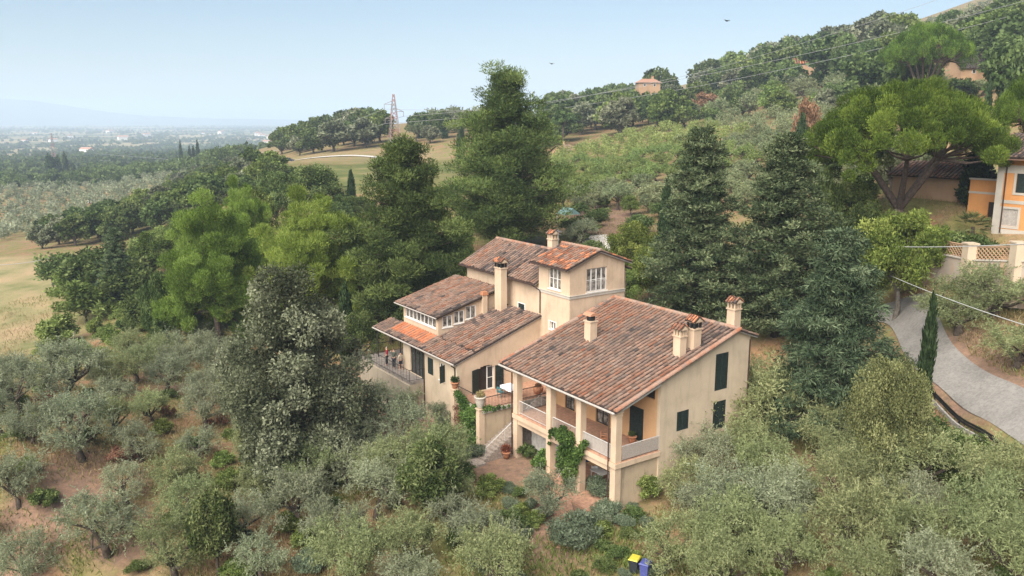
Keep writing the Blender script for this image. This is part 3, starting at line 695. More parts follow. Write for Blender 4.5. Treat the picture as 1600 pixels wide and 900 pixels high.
# left wing
LS = .33
lz = lambda b: 4.42 + LS * (b + 1.9)
w_ = MB(); wall(w_, 'b', -1.55, .3, 17.0, 26.2, -3, [(0, lz(-1.55) - .2), (40, lz(-1.55) - .2)], [(19.0, 19.85, 2.35, 3.78), (20.86, 21.8, 2.35, 3.78), (22.75, 24.9, FLOOR, 4.02)])
wall(w_, 'a', 25.9, .3, -1.25, 6.6, -3, [(-1.25, lz(-1.25) - .2), (.06, lz(.06) - .2), (6.6, lz(.06) - .2)])
w_.build('wall', M['stucco_pale'], villa)
w_ = MB(); wall(w_, 'a', 17.0, .3, -1.25, 6.6, -3, [(-1.25, lz(-1.25) - .2), (6.6, lz(6.6) - .2)], [(.42, 2.0, FLOOR, 3.75)])
for b0, b1, z in ((.42, .62, 3.58), (.62, .9, 3.7), (1.55, 1.8, 3.7), (1.8, 2.0, 3.58)): vbox(w_, 17.002, 17.298, b0, b1, z, 3.749)
w_.build('wall', M['stucco'], villa)
r_ = MB(); slope(r_, 16.82, 31.5, -1.9, lz(-1.9), .04, lz(.04), dark=.1); slope(r_, 16.82, 22.72, .04, lz(.04), 6.58, lz(6.58), dark=.35)
underside(r_, 16.85, 31.45, -1.85, lz(-1.85), .04, lz(.04)); underside(r_, 16.85, 22.72, .041, lz(.041), 6.58, lz(6.58))
for k in range(13):     # new orange tiles below the veranda wall
    a = 22.9 + k * .48; 
    for j in range(3):
        b = -.05 - .42 * (j + 1); c = tuple(np.array((.46, .17, .085)) * rng.uniform(.8, 1.2)); vs = []
        for yy, rr in ((0, .17), (.46, .14)):
            for an in np.linspace(0, pi, 6): vs.append(L(a + cos(an) * rr + .1, b + yy, lz(b + yy) + sin(an) * rr * .9 + .035))
        r_.add(vs, [(q, q+1, 7+q, 6+q) for q in range(5)] + [tuple(range(6))], 0, c)
roof_l = r_.build('roof', [M['roof_tile'], M['concrete']], villa)
g_ = MB(); gutter(g_, 16.82, 31.5, -1.98, lz(-1.9) - .08, .07); g_.build('gutter', M['gutter_metal'], villa)
pipe([(17.2, -1.98, 4.2), (17.25, -1.7, 4.0), (17.25, -1.62, 3.9), (17.25, -1.62, -1.7)])
pipe([(22.35, -1.98, 4.2), (22.35, -1.62, 3.9), (22.35, -1.62, -1.7)])
f = MB(); f.tube([L(30.9, -1.75, FLOOR), L(30.9, -1.75, lz(-1.75) - .2)], .06, 8); f.tube([L(26.35, -1.75, FLOOR), L(26.35, -1.75, lz(-1.75) - .2)], .06, 8); f.build('porch_post', M['iron'], villa)
shutters(20.86, 21.8, -1.49, 0, 2.35, 3.78, 'b'); window_b(19.0, 19.85, -1.55, 2.35, 3.78, 2, 'white_paint', 0)
leafdoor((18.97, -1.56), (-.35, -.94), .62, 2.35, 3.78, (-.94, .35))
window_b(22.75, 24.9, -1.55, FLOOR, 4.02, 3, 'dark_wood', 0, 'glass', False)
leafdoor((22.72, -1.58), (-1, 0), .3, FLOOR, 4.0, (0, -1))
f = window_a(1.36, 2.0, 17.0, FLOOR, 3.60, 1, 'white_paint', 1, 'glass', False, .2)
f = MB(); vbox(f, 17.27, 17.295, .42, 1.355, FLOOR, 3.745); vbox(f, 17.27, 17.295, 1.355, 2.0, 3.61, 3.745); f.build('door', M['dark_wood'], villa)  # dark sheet across the open doorway, painted in place of its unlit inside
leafdoor((16.99, .40), (-.35, -.94), .8, FLOOR, 3.62, (-.94, .35)); leafdoor((16.97, 2.03), (0, 1), .8, FLOOR, 3.62, (-1, 0))
# glazed veranda on the left wing
VZ0, VZ1 = lz(.06), 6.62; vs_ = .28
vz = lambda b: 6.8 + vs_ * (b + .25)
w_ = MB(); wall(w_, 'b', .06, .2, 22.76, 29.1, VZ0 - 1.2, [(0, vz(.06) - .17), (40, vz(.06) - .17)], [(23.15, 28.75, 5.68, 6.62)])
wall(w_, 'a', 22.76, .2, .26, 6.6, VZ0 - .6, [(0, vz(0) - .17), (6.6, vz(6.6) - .17)], [(.5, 1.45, 5.78, 6.78), (1.62, 2.65, 5.95, 7.05), (2.8, 3.85, 6.2, 7.35)])
wall(w_, 'a', 28.9, .2, .26, 6.6, -3, [(0, vz(0) - .17), (6.6, vz(6.6) - .17)]); wall(w_, 'b', 6.45, .2, 26.3, 28.9, -3, [(0, 8.2), (40, 8.2)])
wall(w_, 'b', .06, .2, 26.2, 29.1, -3, [(0, FLOOR - .3), (40, FLOOR - .3)])
w_.build('wall', M['stucco'], villa)
window_b(23.15, 28.75, .06, 5.68, 6.62, 8, 'white_paint', 0, 'curtain_glass', True, .05)
for b0, b1, z0, z1 in ((.5, 1.45, 5.78, 6.78), (1.62, 2.65, 5.95, 7.05), (2.8, 3.85, 6.2, 7.35)): window_a(b0, b1, 22.76, z0, z1, 2, 'white_paint', 0, 'curtain_glass', True, .03)
r_ = MB(); slope(r_, 22.45, 30.2, -.25, vz(-.25), 6.4, vz(6.4), dark=.3); underside(r_, 22.5, 30.15, -.2, vz(-.2), 6.4, vz(6.4), .06)
roof_v = r_.build('roof', [M['roof_tile'], M['dark_wood']], villa)
g_ = MB(); gutter(g_, 22.45, 30.2, -.32, vz(-.25) - .07, .055); g_.build('gutter', M['gutter_metal'], villa)
chimney(roof_l, 21.1, 22.1, 5.4, 6.0, 6.3, 10.6, 'open')
c_ = MB(); vbox(c_, 22.35, 22.755, 4.35, 4.8, 6.1, 8.2); vbox(c_, 22.28, 22.78, 4.28, 4.87, 8.2, 8.32, 1); vbox(c_, 22.33, 22.75, 4.33, 4.82, 8.32, 8.5, 1); c_.build('chimney', [M['stucco'], M['terracotta']], roof_v)
# porch walk, its wall and rail
s_ = MB(); vbox(s_, 22.4, 32.0, -2.9, -1.56, 1.4, FLOOR, 1); vbox(s_, 26.25, 32, -1.56, 6.0, 1.4, FLOOR, 1); vbox(s_, 22.4, 32.0, -3.1, -2.8, -3, 1.39, 0); vbox(s_, 22.4, 22.7, -2.8, -1.56, -3, 1.39, 0); vbox(s_, 31.7, 32, -2.8, 6, -3, 1.39, 0)
s_.build('porch_floor', [M['stucco_damp'], M['porch_paving']], villa)
railing([(22.45, -1.6), (22.45, -2.95), (31.9, -2.95), (31.9, 3)], FLOOR, 1.0, 'iron', step=.5)
# terrace between the wings, with pillars, and the stair
s_ = MB(); vbox(s_, 13.12, 17.0, -1.6, 6.6, 1.42, FLOOR - .02, 1)
vbox(s_, 13.02, 13.12, -1.7, 6.6, 1.40, FLOOR + .03, 0); vbox(s_, 13.12, 16.98, -1.7, -1.6, 1.40, FLOOR + .03, 0)
s_.build('terrace_floor', [M['stone_trim'], M['tile_floor']], villa)
s_ = MB(); wall(s_, 'a', 13.15, .35, -1.55, 6.6, -3, [(-2, 1.40), (7, 1.40)]); wall(s_, 'b', -1.55, .35, 13.5, 17.0, -3, [(0, 1.40), (40, 1.40)])
s_.build('terrace_wall', M['stucco_stained'], villa)
for a, zt_ in ((13.32, 1.72), (17.05, 2.25)):
    s_ = MB(); vbox(s_, a - .24, a + .24, -1.98, -1.50, -3, zt_); vbox(s_, a - .3, a + .3, -2.04, -1.44, zt_, zt_ + .1); s_.build('terrace_pillar', M['stucco'], villa)
railing([(13.2, -1.35), (13.2, 3.8)], FLOOR, .95, 'iron'); railing([(13.65, -1.6), (16.75, -1.6)], FLOOR, .95, 'iron')
s_ = MB(); nst = 19
for i in range(nst):
    b = -2.5 + i * .31; zz = -1.75 + (i + 1) * (FLOOR + 1.73) / nst
    vbox(s_, 11.62, 13.1, b, 3.86, (-3 if i == 0 else zz - (FLOOR + 1.73) / nst + .001), zz)
vbox(s_, 11.3, 13.3, -3.5, -2.5, -3, -1.72)
s_.build('stair', M['stone_step'], villa)
f = MB(); f.tube([L(11.7, -2.3, -.7), L(11.7, 2.9, 2.6)], .03, 6); 
for b in (-2.3, -.6, 1.1, 2.8): f.tube([L(11.7, b, -1.6 + (b + 2.4) * .60), L(11.7, b, -.7 + (b + 2.3) * .635)], .02, 5)
f.build('handrail', M['pale_iron'], villa)
s_ = MB(); vbox(s_, -.5, 7.6, -1.2, 3.58, -2.2, -1.73); s_.build('patio', M['tile_floor'], villa)
#@@OBJECTS
# ------------------------------------------------------------------ vegetation
def unit(v): return v / (np.linalg.norm(v, axis=-1, keepdims=True) + 1e-9)
def blades(P, D, Ln, Wd, g, fc):
    """rhombic leaves centred at P pointing along D"""
    U = unit(np.cross(D, unit(g.normal(size=P.shape))))
    a = D * (np.asarray(Ln) * .5)[:, None]; b = U * (np.asarray(Wd) * .5)[:, None]
    return np.stack([P - a, P + b, P + a, P - b], 1), fc
def crown(g, clumps, n, ln, wd, up=.2, out=1.0, rnd=.8, shell=.55, sq=(1, 1, 1), cvar=.22, lvar=.16):
    """leaves through a set of ellipsoid clumps (x, y, z, r)"""
    C = np.array(clumps, float); wgt = C[:, 3] ** 2; k = g.choice(len(C), n, p=wgt / wgt.sum())
    d = unit(g.normal(size=(n, 3))); r = shell + (1 - shell) * g.random(n) ** .7; r *= 1 + .22 * g.normal(size=n) * .5
    P = C[k, :3] + d * (r * C[k, 3])[:, None] * np.array(sq)
    D = unit(d * out + unit(g.normal(size=(n, 3))) * rnd + np.array([0, 0, up]))
    base = np.clip(.45 + g.normal(size=len(C)) * cvar, .05, .95)
    lv = np.clip(base[k] + g.normal(size=n) * lvar, 0, 1)
    s = g.uniform(.65, 1.3, n)
    return blades(P, D, ln * s, wd * s, g, np.stack([lv, base[k], g.random(n)], -1))
def limbs(mb, g, base, h0, tips, r0, m=0, wob=.12, lean=(0, 0)):
    """a trunk up to h0 and a limb to every tip"""
    b = np.array(base, float); f = b + np.array([lean[0], lean[1], h0])
    q = (b + f) / 2 + g.normal(size=3) * wob * h0 * np.array([1, 1, 0])
    mb.tube([b - [0, 0, .4], b + [0, 0, .05], q, f], [r0 * 1.5, r0 * 1.15, r0 * .9, r0 * .8], 8, m)
    for tp in tips:
        tp = np.array(tp, float); md = (f * .55 + tp * .45) + g.normal(size=3) * wob * np.linalg.norm(tp - f) + np.array([0, 0, .1 * np.linalg.norm(tp - f)])
        rr = r0 * g.uniform(.42, .65); mb.tube([f - [0, 0, r0 * .3], md, tp], [rr, rr * .7, rr * .3], 5, m, cap=False)
class Kind:
    def __init__(s, trunk, crown, mats, h, w): s.trunk = trunk; s.crown = crown; s.h = h; s.w = w
KINDS = {}
def kind(name, seed, make, bark, leafmat):
    """make(g) -> (trunk MB, V, fc, height, width); two meshes: trunk and crown"""
    g = np.random.default_rng(seed); tb, V, fc, h, w = make(g)
    KINDS.setdefault(name, []).append(Kind(tb.mesh('trunk', M[bark], True), quad_mesh('crown', V, M[leafmat], fc), None, h, w))
def joined(name, seed, make, bark, leafmat):
    """a far tree: trunk and crown in one mesh"""
    g = np.random.default_rng(seed); tb, V, fc, h, w = make(g); tb.m = [1] * len(tb.f)
    KINDS.setdefault(name, []).append(Kind(None, quad_mesh(name, V, [M[leafmat], M[bark]], fc, None, tb), None, h, w))
RT = np.random.default_rng(99)
def tree(name, kd, p, h, w=None, label=None, cat='tree', group=None, var=None, rz=None, sink=.1):
    ks = KINDS[kd]; k = ks[(var if var is not None else RT.integers(len(ks))) % len(ks)]
    sz = h / k.h; sx = (w / k.w) if w else sz * RT.uniform(.92, 1.1); rz = RT.uniform(0, 6.28) if rz is None else rz
    loc = (p[0], p[1], p[2] - sink)
    if k.trunk is None:
        o = link(name, k.crown); o.location = loc; o.rotation_euler.z = rz; o.scale = (sx, sx, sz); return tag(o, label, cat, group)
    e = empty(name, loc, label, cat, group, rz, (sx, sx, sz))
    link('trunk', k.trunk, e); link('crown', k.crown, e); return e

def mk_olive(n=10000, nl=7, ln=.16, wd=.045):
    def f(g):
        tb = MB(); cl = []; tips = []; ht = g.uniform(.9, 1.3); lean = g.normal(size=2) * .3
        for i in range(nl):
            a = 2 * pi * (i + g.uniform(-.3, .3)) / nl; rr = g.uniform(.9, 1.75); z = g.uniform(2.0, 3.3)
            tips.append((cos(a) * rr + lean[0], sin(a) * rr + lean[1], z - .2))
            cl.append((cos(a) * rr + lean[0], sin(a) * rr + lean[1], z, g.uniform(.45, .75)))
            for _ in range(6): cl.append((cos(a + g.normal() * .5) * rr * g.uniform(.7, 1.35) + lean[0], sin(a + g.normal() * .45) * rr * g.uniform(.7, 1.35) + lean[1], z + g.uniform(-.8, .7), g.uniform(.25, .55)))
        for _ in range(4): cl.append((g.normal() * .5 + lean[0], g.normal() * .5 + lean[1], g.uniform(2.9, 3.7), g.uniform(.35, .6)))
        V, fc = crown(g, cl, int(n * .55), ln, wd, .25, .8, .9, .05, cvar=.18, lvar=.20)
        # thin shoots standing out of the crown, leaves set along them
        ns, per = max(20, n // 42), 19; C = np.array(cl)[g.integers(len(cl), size=ns)]; d = unit(g.normal(size=(ns, 3)) + [0, 0, .55]); st = C[:, :3] + d * (C[:, 3] * g.uniform(.2, .8, ns))[:, None]
        ll = g.uniform(.45, 1.05, ns); q = (np.arange(per) + .5) / per; P = st[:, None] + d[:, None] * (ll[:, None] * q)[..., None] + np.array([0, 0, -.22]) * (q ** 2 * ll[:, None])[..., None]
        P = P.reshape(-1, 3) + g.normal(size=(ns * per, 3)) * .035; D = unit(np.repeat(d, per, 0) * .9 + g.normal(size=P.shape) * .55); lv = np.clip(np.repeat(.5 + g.normal(size=ns) * .16, per) + g.normal(size=len(P)) * .15, 0, 1)
        V2, f2 = blades(P, D, ln * g.uniform(.7, 1.2, len(P)), wd * g.uniform(.7, 1.2, len(P)), g, np.stack([lv] * 3, -1))
        limbs(tb, g, (0, 0, 0), ht, tips, g.uniform(.17, .27), 0, .14, lean)
        return tb, np.concatenate([V, V2]), np.concatenate([fc, f2]), 3.9, 4.2
    return f
for i in range(5): kind('olive', 100 + i, mk_olive(), 'bark', 'olive_leaf')
for i in range(4): kind('olive_green', 110 + i, mk_olive(11000, 8, .17, .043), 'bark', 'olive_leaf_green')
for i in range(3): joined('olive_mid', 120 + i, mk_olive(2600, 6, .34, .11), 'bark', 'olive_leaf_far')
for i in range(2): joined('field_olive', 125 + i, mk_olive(2600, 6, .34, .11), 'bark', 'field_leaf')
def mk_round(n, R, Hc, th, ln, wd, ncl=34, flat=.85, r0=.22, cr=(.22, .36), shell=.35, tip=True):
    def f(g):
        tb = MB(); cl = []; tips = []
        for i in range(ncl):
            d = unit(g.normal(size=3)); d[2] = abs(d[2]) * 1.15 - .38; q = g.uniform(.55, .98)
            p = np.array([d[0] * R * q, d[1] * R * q, th + Hc * .5 + d[2] * Hc * .55 * q]); cl.append((*p, R * g.uniform(*cr)))
            if i % 4 == 0: tips.append(p)
        for i in range(6): cl.append((g.normal() * R * .25, g.normal() * R * .25, th + Hc * g.uniform(.3, .7), R * .42))
        V, fc = crown(g, cl, n, ln, wd, .15, .8, .9, shell, (1, 1, flat), cvar=.20, lvar=.17); limbs(tb, g, (0, 0, 0), th + Hc * .12, tips, r0, 0, .06)
        return tb, V, fc, th + Hc, 2 * R
    return f
def mk_holm(g):
    tb = MB(); cl = []; tips = []
    for lx, ly, lz, lr in [(0,0,7.2,3.3),(-.5,0,10.2,1.9),(-2.9,-.6,5.0,2.9),(2.9,.3,5.6,3.0),(-3.4,-1.2,2.6,2.3),(3.6,-.8,2.6,2.4),(.3,-2.6,4.2,2.8),(0,2.6,5.2,2.8),(1.6,-.4,8.7,1.8),(.8,-3.0,2.0,2.0),(-1.8,-2.2,1.8,2.0)]:
        tips.append((lx * .8, ly * .8, lz))
        for i in range(int(6 + lr * 5)):
            d = unit(g.normal(size=3)) * [1, 1, .95]; q = g.uniform(.6, 1.05) * lr; cl.append((lx + d[0]*q, ly + d[1]*q, max(.5, lz + d[2]*q), g.uniform(.5, 1.05)))
        cl.append((lx, ly, lz, lr * .6))
    V, fc = crown(g, cl, 90000, .21, .105, .15, .8, .9, .45, cvar=.2, lvar=.18); limbs(tb, g, (0, 0, 0), 2.2, tips, .4, 0, .05); return tb, V, fc, 12, 11.5
kind('holm', 140, mk_holm, 'bark_grey', 'holm_leaf')
for i in range(3): kind('oak', 150 + i, mk_round(22000, 4.0, 7.8, .8, .26, .15, 60, .85, .28, (.16, .30)), 'bark', 'oak_leaf')
for i in range(2): kind('walnut', 160 + i, mk_round(30000, 3.6, 6.6, 1.0, .25, .10, 54, .8, .22, (.14, .28), .15), 'bark_grey', 'walnut_leaf')
for i in range(2): kind('light_tree', 165 + i, mk_round(16000, 3.0, 6.6, .7, .25, .11, 44, .9, .16, (.16, .32), .25), 'bark_grey', 'oak_leaf_light')
for i in range(2): kind('oak_near', 168 + i, mk_round(52000, 3.6, 6.8, .5, .15, .085, 80, .9, .22, (.14, .28)), 'bark', ('brown_leaf', 'oak_leaf')[i])
kind('laurel', 170, mk_round(11000, 1.7, 4.2, .5, .22, .085, 46, 1.3, .12, (.18, .34), .3), 'bark', 'laurel_leaf')
for i in range(2): kind('shrub', 180 + i, mk_round(4200, 1.1, 1.7, .15, .15, .075, 20, .9, .05, (.22, .4), .3), 'bark', 'oak_leaf')
kind('herb_bush', 184, mk_round(6500, 1.3, 1.3, .05, .16, .045, 26, .75, .05, (.22, .4), .4), 'bark', 'herb_leaf')
kind('light_shrub', 186, mk_round(4200, 1.1, 1.8, .1, .2, .07, 18, .95, .05, (.22, .4), .2), 'bark', 'oak_leaf_light')
kind('rust_shrub', 188, mk_round(2600, .9, 1.5, .1, .16, .06, 16, 1, .05, (.2, .38), .1), 'bark', 'rust_leaf')
kind('vine_shrub', 189, mk_round(4200, .8, 2.0, .1, .19, .15, 22, 1.1, .05, (.25, .42), .3), 'bark', 'vine_leaf')
for i in range(4): joined('oak_far', 190 + i, mk_round(4600, 4.0, 7.8, .2, .60, .40, 40, .85, .3, (.15, .30)), 'bark', ('oak_leaf', 'oak_leaf', 'holm_leaf', 'oak_leaf_light')[i])
joined('rust_far', 196, mk_round(2600, 3.6, 6.8, .3, .55, .3, 30, .85, .3, (.15, .30)), 'bark', 'rust_leaf')
joined('pine_far', 197, mk_round(4200, 3.8, 5.0, 5.0, .7, .2, 30, .5, .3, (.2, .32)), 'bark_pine', 'pine_leaf_dark')
def mk_pine(n, Hh, R, ln=.46, wd=.095, tiers=15, bare=.16, topy=.85, shape='cone'):
    def f(g):
        tb = MB(); cl = []; pts = [np.array([0, 0, -.4])]; x = np.zeros(2)
        for i in range(7): x = x + g.normal(size=2) * .12; pts.append(np.array([x[0], x[1], Hh * .95 * i / 6]))
        tb.tube(pts, [.34 * (1 - .85 * i / 7) + .02 for i in range(8)], 8)
        for i in range(tiers):
            t = i / (tiers - 1); z = Hh * (bare + (1 - bare) * t * .97)
            rad = R * ((1 - t) ** topy * .95 + .10) * g.uniform(.72, 1.12) * (min(1, .55 + t * 2.2) if shape == 'cone' else min(1, .75 + t))
            nb = int(5 + 6 * (1 - t))
            for j in range(nb):
                a = 2 * pi * (j + g.uniform(-.35, .35)) / nb + i * 1.3; rr = rad * g.uniform(.62, 1.12); up_ = rr * g.uniform(.12, .38)
                tip = np.array([cos(a) * rr, sin(a) * rr, z + up_]); c0 = np.array([0, 0, z])
                if j % 2 == 0: tb.tube([c0, c0 * .5 + tip * .5 - [0, 0, .05 * rr], tip], [.07, .045, .015], 4, cap=False)
                for q in (.42, .7, .95):
                    p = c0 * (1 - q) + tip * q + g.normal(size=3) * .16 * R * .5 + [0, 0, .15]
                    cl.append((*p, R * g.uniform(.12, .20) * (1.15 - .3 * t)))
        cl.append((0, 0, Hh * .97, R * .12))
        V, fc = crown(g, cl, n, ln, wd, .7, .7, .75, .4, (1.1, 1.1, .8), cvar=.24, lvar=.16)
        return tb, V, fc, Hh, 2 * R
    return f
kind('pine', 201, mk_pine(130000, 16, 5.2, .28, .055), 'bark_pine', 'pine_leaf_dark')
kind('pine', 202, mk_pine(130000, 16, 4.8, .28, .055, topy=.62), 'bark_pine', 'pine_leaf_dark')
def mk_lobed(n, lobes, ln, wd, Hh, Wd, bark_r=.32, rc=(.55, .95), up=.75, k=5.0):
    def f(g):
        tb = MB(); cl = []; tips = []
        for lx, ly, lz, lr in lobes:
            tips.append((lx * .85, ly * .85, lz - .2))
            for i in range(int(7 + lr * k)):
                d = unit(g.normal(size=3)); d[2] = d[2] * .8 + .15; q = g.uniform(.7, 1.08) * lr; cl.append((lx + d[0]*q, ly + d[1]*q, max(.6, lz + d[2]*q), g.uniform(*rc)))
            cl.append((lx, ly, lz, lr * .7))
        V, fc = crown(g, cl, n, ln, wd, up, .75, .7, .45, (1, 1, .85), cvar=.22, lvar=.16); limbs(tb, g, (0, 0, 0), Hh * .3, tips, bark_r, 0, .05); return tb, V, fc, Hh, Wd
    return f
kind('round_pine', 210, mk_lobed(170000, [(0,0,12.2,2.2),(-1.9,-.5,10,2.4),(2.0,.6,9.6,2.5),(.2,-1.9,9.2,2.4),(-3.1,.6,6.8,2.4),(3.2,-.4,6.2,2.4),(0,2.2,8.5,2.4),(-1.2,-3.0,5.8,2.5),(2.1,-2.6,5.0,2.3),(-3.0,-1.2,3.4,2.0),(3.0,-1.0,3.0,2.0),(0,-3.0,2.6,2.0),(0,0,6,3)], .25, .055, 14.6, 10.6), 'bark_pine', 'pine_leaf')
kind('round_pine', 211, mk_lobed(170000, [(.6,0,12.6,1.9),(-1.2,.2,11.0,2.1),(1.9,-.6,10.2,2.1),(-2.6,-.8,8.8,2.2),(.2,-2.0,8.6,2.3),(2.9,.8,7.4,2.3),(-3.0,1.0,6.0,2.2),(0,2.4,8,2.4),(-2.0,-2.6,5.2,2.3),(1.6,-2.8,5.6,2.3),(3.2,-1.2,4.0,2.1),(-3.2,-.8,2.8,1.9),(.4,-3.0,2.4,2.0),(0,0,6,3)], .25, .055, 14.6, 10.4), 'bark_pine', 'pine_leaf')
def mk_cypress(n, Hh, R, ln=.34, wd=.10):
    def f(g):
        tb = MB(); tb.tube([(0, 0, -.3), (0, 0, Hh * .5), (0, 0, Hh * .9)], [.14, .09, .02], 6); cl = []
        for i in range(46):
            t = (i + .5) / 46; z = Hh * (.05 + .93 * t); rr = R * (min(1, t * 5 + .35)) * (1 - t ** 2.4) ** .8 + .05; a = g.uniform(0, 6.28)
            for q in range(2): cl.append((cos(a + q * 2.4) * rr * .5, sin(a + q * 2.4) * rr * .5, z + g.uniform(-.2, .3), rr * g.uniform(.45, .65)))
        V, fc = crown(g, cl, n, ln, wd, 1.6, .6, .45, .35, (1, 1, 2.2), cvar=.16, lvar=.16); return tb, V, fc, Hh, 2 * R
    return f
for i in range(2): kind('cypress', 220 + i, mk_cypress(7000, 8, .62), 'bark', 'cypress_leaf')
joined('cypress_far', 225, mk_cypress(1500, 9, .8, .6, .25), 'bark', 'cypress_leaf')
def mk_cedar(n, Hh, R, droop, ln=.42, wd=.12, tiers=22, topy=.8):
    def f(g):
        tb = MB(); tb.tube([(0, 0, -.4), (.1, 0, Hh * .5), (0, .05, Hh * .96)], [.38, .24, .03], 8); cl = []
        for i in range(tiers):
            t = i / (tiers - 1); z = Hh * (.03 + .95 * t); rad = R * ((1 - t) ** topy * .92 + .06) * g.uniform(.75, 1.15); nb = int(6 + 7 * (1 - t))
            for j in range(nb):
                a = 2 * pi * (j + g.uniform(-.4, .4)) / nb + i * .9; rr = rad * g.uniform(.6, 1.15); tip = np.array([cos(a) * rr, sin(a) * rr, z + rr * (droop + g.uniform(-.08, .12))]); c0 = np.array([0, 0, z])
                if j % 3 == 0: tb.tube([c0, tip], [.06, .012], 4, cap=False)
                for q in (.3, .5, .7, .86, 1.0):
                    p = c0 * (1 - q) + tip * q + g.normal(size=3) * .05 * R + [0, 0, -.10 * abs(droop) * q]; cl.append((*p, R * g.uniform(.06, .125)))
        cl.append((0, 0, Hh * .97, R * .08)); V, fc = crown(g, cl, n, ln, wd, .4 if droop >= 0 else -.15, 1.0, .6, .2, (1.25, 1.25, .7), cvar=.2, lvar=.19); return tb, V, fc, Hh, 2 * R
    return f
for i in range(2): kind('dark_conifer', 230 + i, mk_cedar(72000, 16, 4.6, .28, .28, .095, 24, .62), 'bark', 'cedar_leaf')
kind('blue_conifer', 235, mk_cedar(90000, 12, 5.2, -.08, .30, .065, 22, .75), 'bark', 'cedar_leaf_blue')
def mk_stone(n, R, Hh, zb=.58, zr=.36):
    def f(g):
        tb = MB(); cl = []; fork = np.array([.2, 0, Hh * .24]); tb.tube([(0, 0, -.5), (.05, 0, Hh * .12), fork], [.75, .6, .52], 10)
        mains = []
        for j in range(6):
            a = 2 * pi * (j + g.uniform(-.25, .25)) / 6; e = np.array([cos(a) * R * .42, sin(a) * R * .42, Hh * (zb - .03)]); md = fork * .5 + e * .5 + np.array([cos(a) * .3, sin(a) * .3, .3])
            tb.tube([fork, md, e], [.34, .26, .18], 7, cap=False); mains.append(e)
        N_ = 125
        for i in range(N_):
            rr = R * sqrt((i + .5) / N_) * g.uniform(.93, 1.05); a = i * 2.39996 + g.normal() * .12; t = rr / R
            z = Hh * (zb + zr * (1 - min(1, t) ** 2.1)) + g.normal() * .3
            p = np.array([cos(a) * rr, sin(a) * rr, z]); cl.append((*p, g.uniform(.8, 1.3)))
            if i % 2 == 0:
                e = min(mains, key=lambda q: np.linalg.norm(q[:2] - p[:2])); tb.tube([e, e * .45 + p * .55 - [0, 0, .45], p - [0, 0, .3]], [.13, .08, .03], 5, cap=False)
            if t > .55 and g.random() < .5: cl.append((*(p * [.95, .95, 1] - [0, 0, g.uniform(.7, 1.6)]), g.uniform(.6, .95)))
        V, fc = crown(g, cl, n, .24, .06, .8, .8, .65, .55, (1, 1, .8), cvar=.2, lvar=.16); return tb, V, fc, Hh, 2 * R
    return f
kind('stone_pine', 240, mk_stone(190000, 9.2, 13.5), 'bark_pine', 'stone_pine_leaf')
kind('stone_pine', 241, mk_stone(100000, 9.0, 12.0, .66, .32), 'bark_pine', 'stone_pine_leaf')

# ---- single trees: measured sight line, distance, top and width as seen in the photograph
def put(name, kd, px, py, dist, top, wpx, label, cat='tree', group=None, var=None, rz=None, base=None):
    p = stand(px, py, dist) if base is None else base
    d_ = np.hypot(p[0], p[1]); h = ztop(top, px, d_) - p[2]; slant = d_ / cos(math.atan2(H - p[2] - h / 2, d_))
    return tree(name, kd, p, h, wpx * slant / F, label, cat, group, var, rz)
G_ = lambda px, py: ground(px, py)
put('pine_tree', 'pine', 790, 330, 106, 121, 250, 'tallest pine standing behind the tiled villa roofs', 'pine', None, 0, .4)
put('pine_tree', 'pine', 637, 400, 88, 227, 245, 'dark broad pine beside the left end of the villa', 'pine', None, 1, 1.0)
put('pine_tree', 'round_pine', 484, 420, 90, 290, 180, 'bright green round pine between the holm oak and dark pine', 'pine', None, 0)
put('pine_tree', 'round_pine', 332, 420, 93, 303, 160, 'yellow green pine standing leftmost above the olive grove', 'pine', None, 1)
put('pine_tree', 'round_pine', 374, 330, 108, 274, 95, 'small bright pine top showing behind the yellow green pine', 'pine', None, 0)
put('holm_oak', 'holm', 458, 600, 61, 424, 285, 'big grey green holm oak in front of the villa', 'tree', None, 0, 1.2)
put('oak_tree', 'oak', 487, 280, 150, 247, 110, 'round dark oak on the grassy slope behind the pines', 'oak')
put('dark_conifer', 'dark_conifer', 1092, 380, 82, 200, 190, 'tall dark conifer right behind the gable chimney', 'conifer', None, 0)
put('dark_conifer', 'dark_conifer', 1222, 380, 77, 212, 215, 'tall dark conifer between the villa and the road', 'conifer', None, 1)
put('blue_conifer', 'blue_conifer', 1308, 520, 62, 362, 265, 'grey green conifer with drooping sprays beside the road', 'conifer', None, 0)
put('cypress_tree', 'cypress', 1449, 560, 57, 440, 24, 'slim dark cypress standing alone beside the lane', 'cypress')
put('cypress_tree', 'cypress', 1041, 330, 96, 274, 26, 'slim cypress at the left edge of the dark conifers', 'cypress')
put('cypress_tree', 'cypress', 1008, 360, 110, 344, 9, 'tiny young cypress in the orange dry grass', 'cypress')
put('cypress_tree', 'cypress', 1253, 200, 150, 170, 20, 'dark cypress on the slope left of the umbrella pine', 'cypress')
put('cypress_tree', 'cypress', 1528, 280, 93, 216, 44, 'thick dark cypress beside the orange house', 'cypress')
put('cypress_tree', 'cypress', 549, 300, 150, 260, 15, 'dark cypress rising behind the bright round pine', 'cypress')
put('cypress_tree', 'cypress', 528, 300, 152, 284, 13, 'shorter cypress beside a dark one behind the round pine', 'cypress')
put('cypress_tree', 'cypress', 540, 480, 82, 432, 26, 'dark narrow cypress between holm oak and the villa', 'cypress')
put('umbrella_pine', 'stone_pine', 1404, 300, 88, 126, 270, 'great umbrella pine with forked trunk above the orange house', 'pine', None, 0, 0.2)
put('umbrella_pine', 'stone_pine', 1446, 110, 200, 40, 112, 'umbrella pine standing on the hill below the skyline', 'pine', None, 1)
